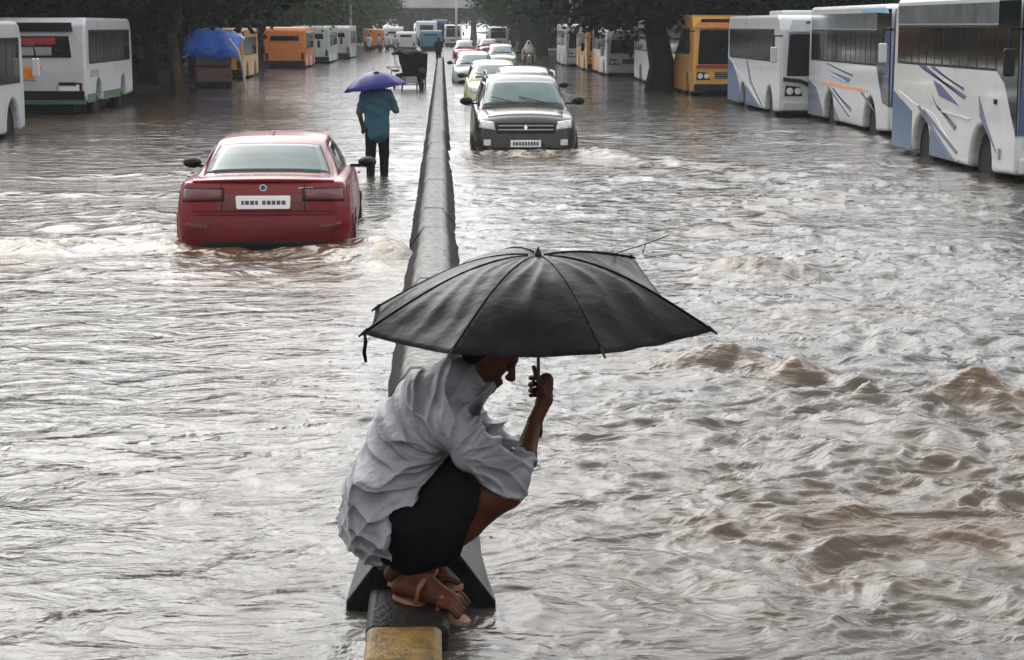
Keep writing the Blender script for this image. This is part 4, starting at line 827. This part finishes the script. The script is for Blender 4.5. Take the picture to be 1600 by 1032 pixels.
for lab, x, d, p_, z_ in (('small white van under the flyover right of the divider', 1.2, 205, 'white', 2.6), ('dark violet van under the flyover beside the divider', -.2, 235, 'violet', 3.2), ('pale grey van far off on the left lane', -4.6, 190, 'steel', 2.4), ('orange van far off on the left lane under the trees', -6.2, 180, 'orange', 2.2), ('cream van far off right of the red cars', 5.4, 185, 'cream', 2.4)):
    make_bus('van', lab, (x, d, GROAD), PI if x < 0 else 0, L=4.5, Wd=1.8, zt=z_, wheels=(1., 3.4), belt=(1.2, 1.75), paint=p_, group='distant traffic', nwin=3, front='city')[0]['category'] = 'van'

# ---------------------------------------------------------------- people on the road
def standing(name, label, loc, rz, h=.012, sc=1., top='teal_cloth', legs='dark_cloth', arm='up', stride=.04, lean=0., skin='skin2', group=None):
    """rear view along +y; feet at z=0, 1.62 m tall"""
    t = thing(name, label, 'person', loc, rz, group); t.scale = (sc,)*3
    s = SDF((-.5, -.4, -.03), (.5, .4, 1.75), h); L = lambda z: lean*max(0, z-.8)
    for q in (-1, 1):
        s.chain([(q*.09, 0, .86), (q*.095, q*stride+.02, .47), (q*.095, q*stride*1.4-.03, .09)], [.085, .058, .038], .03); s.cone((q*.10, q*stride*1.4-.05, .04), (q*.11, q*stride*1.4+.13, .03), .038, .03, .02)
    s.chain([(0, 0, .9), (0, L(1.1), 1.1), (0, L(1.32), 1.34)], [.13, .125, .135], .04, (1.25, .85, 1)); s.cone((0, L(1.36), 1.38), (0, L(1.5), 1.5), .055, .05, .03); s.ell((0, L(1.58)+.015, 1.57), (.075, .092, .11), .02)
    s.cone((0, L(1.58)+.10, 1.56), (0, L(1.58)+.115, 1.54), .012, .014, .01)
    if arm == 'up':
        s.chain([(.19, L(1.3), 1.36), (.28, .04, 1.12), (.17, .16, 1.30)], [.05, .04, .03], .02); s.ell((.16, .17, 1.34), (.035, .04, .05), .01); s.chain([(-.19, 0, 1.36), (-.27, 0, 1.1), (-.22, .06, .86)], [.05, .04, .03], .02); s.ell((-.22, .07, .81), (.03, .04, .06), .01)
    elif arm == 'push':
        for q in (-1, 1): s.chain([(q*.19, L(1.3), 1.36), (q*.24, L(1.3)+.2, 1.16), (q*.2, L(1.3)+.42, 1.1)], [.05, .04, .03], .02); s.ell((q*.2, L(1.3)+.46, 1.1), (.035, .05, .04), .01)
    else:
        for q in (-1, 1): s.chain([(q*.19, 0, 1.36), (q*.25, .0, 1.1), (q*.23, .08, .86)], [.05, .04, .03], .02); s.ell((q*.23, .09, .81), (.03, .04, .06), .01)
    s.mesh('body', skin, t, 1)
    s = SDF((-.5, -.4, .5), (.5, .4, 1.6), h); s.chain([(0, 0, .76), (0, L(1.1), 1.1), (0, L(1.32), 1.34)], [.150, .145, .150], .04, (1.3, .92, 1))
    for q in (-1, 1):
        e = (.28, .04, 1.12) if (arm == 'up' and q > 0) else (q*.26, .0, 1.1) if arm != 'push' else (q*.24, L(1.3)+.2, 1.16); s.cone((q*.18, L(1.3), 1.36), e, .072, .060, .03)
    s.field(lambda d, g: np.maximum(d, .63-g[2])-.014*(1-np.abs(np.sin(9*g[0]+4*np.sin(5*g[2])+3*g[2]+2*g[1])))**2+.006); s.mesh('shirt', top, t, 2)
    s = SDF((-.35, -.35, .05), (.35, .35, 1.0), h)
    for q in (-1, 1): s.chain([(q*.085, 0, .86), (q*.098, q*stride+.02, .47), (q*.098, q*stride*1.4-.03, .14)], [.105, .075, .062], .03)
    s.mesh('trousers', legs, t, 1)
    s = SDF((-.2, -.2, 1.35), (.2, .25, 1.8), h); s.ell((0, L(1.58)-.005, 1.60), (.085, .10, .10), .02); s.ell((0, L(1.58)+.11, 1.53), (.2, .08, .10), .02, '-'); s.mesh('hair', 'hair', t, 1)
    return t
def simple_umbrella(label, loc, cloth, R=.46, pole=.7, tilt=0., cat='umbrella', group=None, top=None):
    t = thing('umbrella', label, cat, loc, 0, group); t.rotation_euler = (0, tilt, 0); b = MB(); b2 = MB(); n = 8
    for i in range(n):
        G = []
        for r in range(8):
            u = r/7; row = []
            for c in range(5):
                a = 2*PI*(i+c/4)/n; w = 4*(c/4)*(1-c/4); rr = R*u*(1-.05*w*u); row.append(Vector((rr*math.cos(a), rr*math.sin(a), .24*(1-u**2)*R/.46-.012*w*u)))
            G.append(row)
        (b2 if top and i in top[1] else b).grid(G)
    cn = b.build('canopy', cloth, t, smooth=True); cn.modifiers.new("thick", 'SOLIDIFY').thickness = .002
    if top: b2.build('canopy_panel', top[0], t, smooth=True).modifiers.new("thick", 'SOLIDIFY').thickness = .002
    for i in range(n):
        a = 2*PI*i/n; MB().tube([(R*u*math.cos(a), R*u*math.sin(a), .24*(1-u*u)*R/.46-.006) for u in (0, .25, .5, .75, 1)], .004, 5).build('rib', 'umb_pole', t)
    MB().tube([(0, 0, .29*R/.46), (0, 0, -pole)], .006, 6).build('shaft', 'umb_pole', t); MB().tube([(0, 0, -pole), (0, 0, -pole-.12)], .014, 8).build('handle', 'black', t); return t
p = at(590, 275, 0); w_ = standing('person', 'person in a teal top and dark trousers wading away along the divider', (p.x, p.y, -.13), math.radians(-3), sc=.98)
simple_umbrella('glossy deep blue umbrella held by the wading person in teal', (p.x-.02, p.y+.10, 1.29), mat("blue_umbrella", (.006, .008, .11), .4, spec=.2), R=.47, pole=.30, tilt=math.radians(-8))
# cycle rickshaw and the man pulling it
q = at(640, 140, 0)
rk = thing('cycle_rickshaw', 'dark cycle rickshaw with a folded hood beside the divider beyond the teal wader', 'rickshaw', (q.x, q.y, -.2), math.radians(28))
for s in (-1, 1):
    w = MB(); pts = [(s*.45, .33*math.cos(2*PI*k/20), .36+.33*math.sin(2*PI*k/20)) for k in range(21)]; wo_ = w.tube(pts, .028, 6, False).build('wheel', 'rubber', rk, smooth=True)
    for k in range(10): a = 2*PI*k/10; MB().tube([(s*.45, 0, .36), (s*.45, .33*math.cos(a), .36+.33*math.sin(a))], .006, 4).build('spoke', 'grey', wo_)
MB().tube([(-.5, 0, .36), (.5, 0, .36)], .02, 6).build('axle', 'grey', rk)
MB().prism([(-.35, .62), (.30, .62), (.36, .74), (-.30, .80), (-.48, 1.25), (-.55, 1.25)], 0, -.38, .38).build('seat', 'dark_cloth', rk, bevel=.03)
G = [[Vector((x, -.55+.95*(k/8), 1.2+.38*math.sin(PI*(.25+.5*k/8))-(.06 if abs(x) > .4 else 0))) for x in (-.46, -.42, 0, .42, .46)] for k in range(9)]
MB().grid(G).build('hood', 'dark_cloth', rk, smooth=True).modifiers.new("thick", 'SOLIDIFY').thickness = .015
MB().prism([(-.50, .70), (-.58, 1.42), (-.30, 1.52), (.05, 1.50), (-.05, 1.15), (-.30, .80)], 0, -.43, .43).build('hood_curtain', 'dark_cloth', rk, bevel=.03)
MB().prism([(-.55, .42), (.35, .42), (.38, .62), (-.50, .66)], 0, -.40, .40).build('floor_box', 'grey', rk, bevel=.03)
for s in (-1, 1):
    MB().tube([(s*.40, -.5, 1.25), (s*.44, .0, .85), (s*.44, .38, 1.45)], .014, 5).build('hood_strut', 'grey', rk); MB().tube([(s*.3, 0, .55), (s*.12, .9, .5), (0, 1.35, .62)], .022, 6).build('frame', 'black', rk)
fw = MB().tube([(0, 1.45+.32*math.cos(2*PI*k/20), .34+.32*math.sin(2*PI*k/20)) for k in range(21)], .024, 6, False).build('wheel', 'rubber', rk, smooth=True)
for k in range(8): a = 2*PI*k/8; MB().tube([(0, 1.45, .34), (0, 1.45+.32*math.cos(a), .34+.32*math.sin(a))], .006, 4).build('spoke', 'grey', fw)
MB().tube([(0, 1.45, .34), (0, 1.38, .85), (-.25, 1.30, .95)], .018, 6).build('fork', 'black', rk); MB().tube([(-.25, 1.25, .95), (.25, 1.25, .95)], .014, 6).build('handlebar', 'black', rk); MB().prism([(.95, .78), (1.2, .80), (1.2, .86), (.92, .86)], 0, -.09, .09).build('saddle', 'black', rk, bevel=.02)
standing('person', 'dark clothed man leaning to push the cycle rickshaw beside the divider', (q.x+.42, q.y-.35, -.28), math.radians(25), h=.016, top='dark_cloth', arm='push', lean=.55, stride=.16)
simple_umbrella('small black umbrella raised above the cycle rickshaw', (q.x-.2, q.y+.1, 1.18), 'dark_cloth', R=.45, pole=.5, tilt=.1)
# rider in beige
r_ = at(826, 104, 0)
sct = thing('scooter', 'dark motor scooter far right of the queue carrying a rider in beige', 'scooter', (r_.x, r_.y, -.3), PI)
for yy in (-.6, .6):
    w = MB().tube([(0, yy+.2*math.cos(2*PI*k/16), .25+.2*math.sin(2*PI*k/16)) for k in range(17)], .05, 6, False).build('wheel', 'rubber', sct, smooth=True)
MB().prism([(-.75, .4), (.1, .35), (.45, .3), (.55, .8), (.48, .85), (.35, .45), (.05, .5), (-.1, .78), (-.8, .80)], 0, -.16, .16).build('body', 'grey', sct, bevel=.05); MB().tube([(-.34, .45, .98), (.34, .45, .98)], .02, 6).build('handlebar', 'black', sct); MB().lathe([(.09, 0), (.06, .06)], 1, (0, .52, .85), 12).build('headlight', 'lamp', sct)
rd = thing('person', 'rider wrapped in a beige rain cape on the far scooter', 'person', (r_.x, r_.y, -.3), PI)
s = SDF((-.5, -.6, .3), (.5, .6, 1.75), .02); s.chain([(0, -.2, .8), (0, -.15, 1.1), (0, -.1, 1.35)], [.2, .19, .17], .05, (1.2, 1, 1)); s.ell((0, -.05, 1.56), (.085, .1, .12), .02)
for q_ in (-1, 1): s.chain([(q_*.12, -.2, .82), (q_*.2, .25, .80), (q_*.18, .15, .42)], [.1, .075, .05], .03); s.chain([(q_*.2, -.1, 1.32), (q_*.3, .12, 1.1), (q_*.28, .4, 1.0)], [.06, .05, .04], .03)
s.mesh('body', 'skin2', rd, 1); s = SDF((-.6, -.7, .4), (.6, .6, 1.75), .02); s.chain([(0, -.25, .75), (0, -.12, 1.1), (0, -.1, 1.38)], [.34, .29, .18], .06, (1.2, 1, 1)); s.cone((0, -.08, 1.5), (0, -.08, 1.58), .13, .12, .04); s.ell((0, .06, 1.55), (.07, .09, .08), .02, '-'); s.mesh('rain_cape', 'beige', rd, 2)
# small distant figures along the left carriageway
fp = standing('person', 'distant person in white on the left edge of the far road', (at(557, 78, 0).x, 150, -.15), .3, h=.03, top='white', arm='down'); fp['group'] = 'people wading in the distance'
for i, (px, d, lab) in enumerate(((578, 160, 'distant person wading, second from the far left bus'), (594, 165, 'distant person wading, middle of the far walkers'), (606, 168, 'distant person wading, right of the middle far walker'), (618, 150, 'distant person wading, nearest the white van'), (641, 178, 'distant person wading just left of the teal van'), (685, 120, 'dark figure standing against the divider far ahead'))):
    c = copy_thing(fp, ((px-690)/3000*d, d, -.2), i*1.3, lab)
    if i % 2 or i == 4:
        for ch in c.children:
            if ch.name.startswith('shirt'): ch.data = ch.data.copy(); ch.data.materials[0] = M['dark_cloth'] if i > 4 else M['grey']
    if i == 5:
        for ch in c.children:
            if ch.name.startswith('shirt'): ch.data = ch.data.copy(); ch.data.materials[0] = M['dark_cloth']

# ---------------------------------------------------------------- auto rickshaw under a blue tarpaulin
a_ = at(335, 138, 0)
tk = thing('auto_rickshaw', 'dark red three wheeled auto rickshaw parked under the blue tarpaulin', 'auto rickshaw', (a_.x, a_.y, -.28), math.radians(14))
MB().prism([(0, .35), (0, 1.0), (.12, 1.05), (.12, 1.7), (1.6, 1.72), (2.05, 1.25), (2.3, 1.05), (2.45, .55), (2.35, .35)], 0, -.66, .66).build('body', 'maroon', tk, bevel=.08, seg=3)
MB().prism([(-.5, 1.10), (.5, 1.10), (.46, 1.60), (-.46, 1.60)], 1, .08, .16).build('rear_window', 'glass', tk)
for s in (-1, 1):
    MB().prism([(.75, .60), (1.75, .60), (1.75, 1.15), (1.5, 1.60), (.75, 1.60)], 0, s*.668, s*.64).build('door_opening', 'black', tk); wheel(tk, s*.58, .45, .28, .28, .14); MB().box((s*.5, -.01, .72), (.16, .04, .12)).build('tail_lamp', 'tail_red', tk)
wheel(tk, .0, 2.2, .28, .28, .14); MB().box((0, -.03, .45), (1.25, .08, .12)).build('bumper', 'black', tk, bevel=.02)
tp = []
for i in range(13):
    row = []
    for j in range(13):
        x = -1.0+i/6*.98; yy = -1.0+j/6*1.6; e = max(abs(i-6)/6, abs(j-6)/6); row.append(Vector((x*1.02, yy+.25*max(0, -.1-yy), -.75*max(0, -.1-yy)+1.93-.28*e**3+.05*math.sin(i*1.4+j)+.04*math.sin(j*2.1)-.10*(i/12))))
    tp.append(row)
tarp = MB().grid(tp).build('tarpaulin', 'tarp', None, smooth=True); tarp.modifiers.new("thick", 'SOLIDIFY').thickness = .01
tag(tarp, 'bright blue tarpaulin stretched over the dark red auto rickshaw', 'tarpaulin'); tarp.location = (a_.x-.05, a_.y+.6, .16)
pole_pts = [(.55, -1.0, 1.72), (.85, -1.05, 1.3), (1.0, -1.05, .8), (1.08, -1.05, .1), (1.08, -1.05, -.2)]
po = MB().tube(pole_pts, .05, 7).build('bent_pipe', 'steel', None, smooth=True); tag(po, 'pale bent pipe hanging down beside the blue tarpaulin', 'pipe'); po.location = (a_.x+.05, a_.y+.6, 0)
# lamp post behind the left bus
lp = at(58, 40, d=75)
o = thing('street_lamp', 'pale lamp post rising behind the white city bus at upper left', 'lamp post', (lp.x, 75, 0)); MB().tube([(0, 0, 0), (0, 0, 3), (0, 0, 8)], [.14, .12, .08], 10).build('pole', 'steel', o, smooth=True); MB().tube([(0, 0, 7.9), (.6, 0, 8.4), (1.6, 0, 8.6)], .05, 8).build('arm', 'steel', o, smooth=True); MB().ellipsoid((1.9, 0, 8.6), (.4, .15, .08), 8).build('lamp_head', 'grey', o, smooth=True)
lp = at(1238, 10, d=85)
o = thing('street_lamp', 'thin pale lamp post above the roof of the third white bus on the right', 'lamp post', (lp.x, 85, 0)); MB().tube([(0, 0, 0), (0, 0, 8)], [.12, .07], 10).build('pole', 'steel', o, smooth=True); MB().tube([(0, 0, 7.9), (-.6, 0, 8.4), (-1.6, 0, 8.6)], .05, 8).build('arm', 'steel', o, smooth=True)

for px, d, lab, sgn in ((548, 140, 'thin pale lamp post beside the far left bus', 1), (713, 200, 'thin lamp post close to the divider near the flyover', 1), (892, 115, 'thin lamp post left of the far right bus', -1)):
    q = at(px, 60, d=d); o = thing('street_lamp', lab, 'lamp post', (q.x, d, 0)); MB().tube([(0, 0, -.3), (0, 0, 9)], [.13, .08], 8).build('pole', 'steel', o, smooth=True); MB().tube([(0, 0, 8.9), (sgn*.8, 0, 9.4), (sgn*2, 0, 9.5)], .05, 6).build('arm', 'steel', o, smooth=True); MB().ellipsoid((sgn*2.3, 0, 9.48), (.4, .14, .08), 6).build('lamp_head', 'grey', o, smooth=True)

# ---------------------------------------------------------------- trees
def crown_mesh(seed, m, R=(3.6, 3.6, 2.7), zc=4.7, ncl=150, nl=55, ls=.30):
    r = np.random.default_rng(seed); v = r.normal(size=(ncl, 3)); v /= np.linalg.norm(v, axis=1)[:, None]; rad = .45+.55*r.random(ncl)**.5; c = v*rad[:, None]*np.array(R)+np.array([0, 0, zc])
    c[:, 2] = np.maximum(c[:, 2], 2.1+.9*r.random(ncl)); c += r.normal(size=c.shape)*.3
    p = (c[:, None, :]+r.normal(size=(ncl, nl, 3))*np.array([.55, .55, .38])).reshape(-1, 3); n = len(p)
    a = r.normal(size=(n, 3)); a[:, 2] *= .5; a /= np.linalg.norm(a, axis=1)[:, None]; b = np.cross(a, r.normal(size=(n, 3))); b /= np.linalg.norm(b, axis=1)[:, None]
    s = ls*(.6+.8*r.random(n))[:, None]; V = np.stack([p-a*s*.5, p+b*s*.28, p+a*s*.5, p-b*s*.28], 1).reshape(-1, 3); F = np.arange(4*n).reshape(-1, 4)
    me = from_arrays('crown', V, F, m, None, False); d = me.data; C.objects.unlink(me); bpy.data.objects.remove(me); return d
def trunk_mesh(seed, m, h=5.0, r0=.34):
    r = random.Random(seed); b = MB(); pts = [(r.uniform(-.12, .12)*k, r.uniform(-.12, .12)*k, -.4+k*(h+.4)/5) for k in range(6)]; b.tube(pts, [r0*1.35, r0, r0*.85, r0*.75, r0*.62, r0*.45], 9)
    for i in range(6):
        z = 1.8+r.random()*(h-2.0); a = r.random()*2*PI; L = r.uniform(1.6, 3.0); p0 = Vector((0, 0, z)); dr = Vector((math.cos(a), math.sin(a), .75)); b.tube([p0, p0+dr*L*.5+Vector((0, 0, .1)), p0+dr*L], [r0*.42, r0*.28, r0*.1], 6)
    o = b.build('trunk', m, None, smooth=True); d = o.data; C.objects.unlink(o); bpy.data.objects.remove(o); return d
CR = [crown_mesh(1, 'leaf'), crown_mesh(2, 'leaf3', (4.2, 4.0, 2.9), 4.9, 170), crown_mesh(3, 'leaf2', (3.2, 3.2, 2.6), 4.5, 130), crown_mesh(4, 'leaf3', (3.8, 4.4, 2.8), 4.8, 160, 60, .34)]
TR = [trunk_mesh(1, 'bark'), trunk_mesh(2, 'bark', 5.5, .42), trunk_mesh(3, 'palebark', 5., .36), trunk_mesh(5, 'palebark', 4.6, .19)]
def tree(x, y, ci, ti, sc, label, rz=None, group='trees lining the flooded road'):
    t = thing('tree', label, 'tree', (x, y, 0), random.random()*6.28 if rz is None else rz, group); t.scale = (sc, sc, sc*random.uniform(.95, 1.15))
    for n, d in (('trunk', TR[ti]), ('crown', CR[ci])):
        o = bpy.data.objects.new(n, d); C.objects.link(o); o.parent = t
tree(-8.45, 62.8, 1, 3, 1.05, 'dark tree with a pale brown trunk standing in the water left of the auto rickshaw')
tree(7.35, 65.5, 1, 1, 1.05, 'big dark tree standing in the water left of the white and yellow buses')
tree(8.6, 80, 3, 1, 1.0, 'dark tree right behind the big tree beside the yellow bus')
GEN = 'leafy dark green tree in the row lining the flooded road'
rows = [(-13.2, 52, 1, 0), (-12.2, 58, 3, 1), (-15, 44, 3, 1), (-14.5, 36, 1, 0), (-17, 50, 1, 1), (-10.8, 72, 1, 0), (-13, 80, 3, 1), (-10.6, 90, 0, 0), (-13.5, 98, 1, 1), (-9.8, 112, 2, 0), (-11, 124, 0, 1), (-9, 140, 2, 0), (-10, 156, 0, 0), (-8.4, 175, 2, 1), (-10, 195, 0, 0), (-8, 215, 2, 0), (-12, 235, 0, 1), (-16, 66, 3, 0), (-17, 84, 1, 0), (-16, 105, 3, 1), (-15, 130, 1, 0), (-14, 165, 0, 1), (-9, 245, 2, 1), (-20, 60, 3, 1), (-24, 75, 1, 1), (-22, 95, 3, 0),
        (14, 40, 1, 0), (13.5, 50, 3, 1), (13.2, 60, 1, 0), (12.4, 70, 3, 1), (13.5, 33, 1, 1), (10.8, 90, 1, 0), (8.2, 98, 3, 1), (11.5, 106, 1, 0), (8, 118, 0, 1), (10.4, 128, 3, 0), (7.2, 140, 0, 0), (9.5, 152, 3, 1), (7, 168, 0, 0), (9, 185, 2, 1), (7.5, 205, 0, 0), (10, 225, 2, 0), (8, 245, 0, 1), (16, 55, 3, 1), (17, 72, 1, 0), (15, 88, 3, 0), (14, 112, 1, 1), (13, 145, 0, 0), (14, 175, 0, 1), (19, 48, 1, 1), (22, 62, 3, 0), (20, 80, 1, 1)]
NEAR = {0: 'dark tree behind the white city bus on the left, nearest the road', 1: 'dark tree left of the auto rickshaw, behind the pale trunk', 5: 'dark tree just behind the blue tarpaulin', 6: 'dark tree over the yellow bus on the left', 7: 'dark tree over the orange bus', 9: 'green tree over the pale grey green bus', 11: 'olive tree over the last white bus on the left',
        28: 'dark tree over the yellow bus on the right', 31: 'dark tree over the white bus with orange panels', 33: 'dark tree over the last white bus in the right row', 36: 'green tree just right of the rider in beige'}
for i, (x, y, ci, ti) in enumerate(rows):
    if x > 0 and y < 57: continue   # nothing of these shows over the coaches
    tree(x, y, ci, ti, random.uniform(.95, 1.2), NEAR.get(i, GEN))
for i in range(26): tree(random.uniform(-60, 60) if i > 9 else random.uniform(-8, 8), random.uniform(300, 380), random.choice((0, 2)), 0, random.uniform(1.2, 1.8), 'tree of the dim wood beyond the flyover', group='trees beyond the flyover')
# dark undergrowth behind the parked buses
def thicket():
    r = np.random.default_rng(11); n = 34000; s = np.where(r.random(n) < .5, -1, 1); y = 30+r.random(n)**1.2*225; x = s*(12.6+np.abs(r.normal(size=n))*1.3+np.where(y > 100, -1.6, 0)+np.where(y > 165, -2.2, 0)); z = .1+2.6*r.random(n)**1.2*(.6+.5*np.sin(y*.35+s))+.2
    p = np.stack([x, y, z], 1); a = r.normal(size=(n, 3)); a /= np.linalg.norm(a, axis=1)[:, None]; b = np.cross(a, r.normal(size=(n, 3))); b /= np.linalg.norm(b, axis=1)[:, None]; q = (.35*(.6+.8*r.random(n)))[:, None]
    V = np.stack([p-a*q*.5, p+b*q*.35, p+a*q*.5, p-b*q*.35], 1).reshape(-1, 3); o = from_arrays('undergrowth', V, np.arange(4*n).reshape(-1, 4), 'leaf3', None, False)
    tag(o, 'dark undergrowth along both road edges behind the buses', 'undergrowth', kind='stuff')
thicket()
for s, lab in ((-1, 'dark backing wall added behind the trees on the left side'), (1, 'dark backing wall added behind the trees on the right side')):
    wl = MB().box((0, 0, 1.2), (.25, 200, 2.8)).build('backing_wall', 'mudground', None); tag(wl, lab, 'wall'); wl.location = (s*19.5, 130, 0)  # added walls, a dark backing for the gaps under the crowns

# ---------------------------------------------------------------- rain haze over the whole street
hz = MB().box((0, 200, 9.5), (700, 520, 21.6)); hv = bpy.data.materials.new("haze"); hv.use_nodes = True; t = hv.node_tree; t.nodes.clear()
pv = t.nodes.new("ShaderNodeVolumePrincipled"); pv.inputs['Color'].default_value = (.9, .92, .95, 1); pv.inputs['Density'].default_value = .0004; pv.inputs['Anisotropy'].default_value = .2
ou = t.nodes.new("ShaderNodeOutputMaterial"); t.links.new(pv.outputs[0], ou.inputs['Volume']); ho = hz.build('haze', hv); ho['kind'] = 'stuff'; tag(ho, 'thin grey rain haze hanging over the whole flooded street', 'haze')
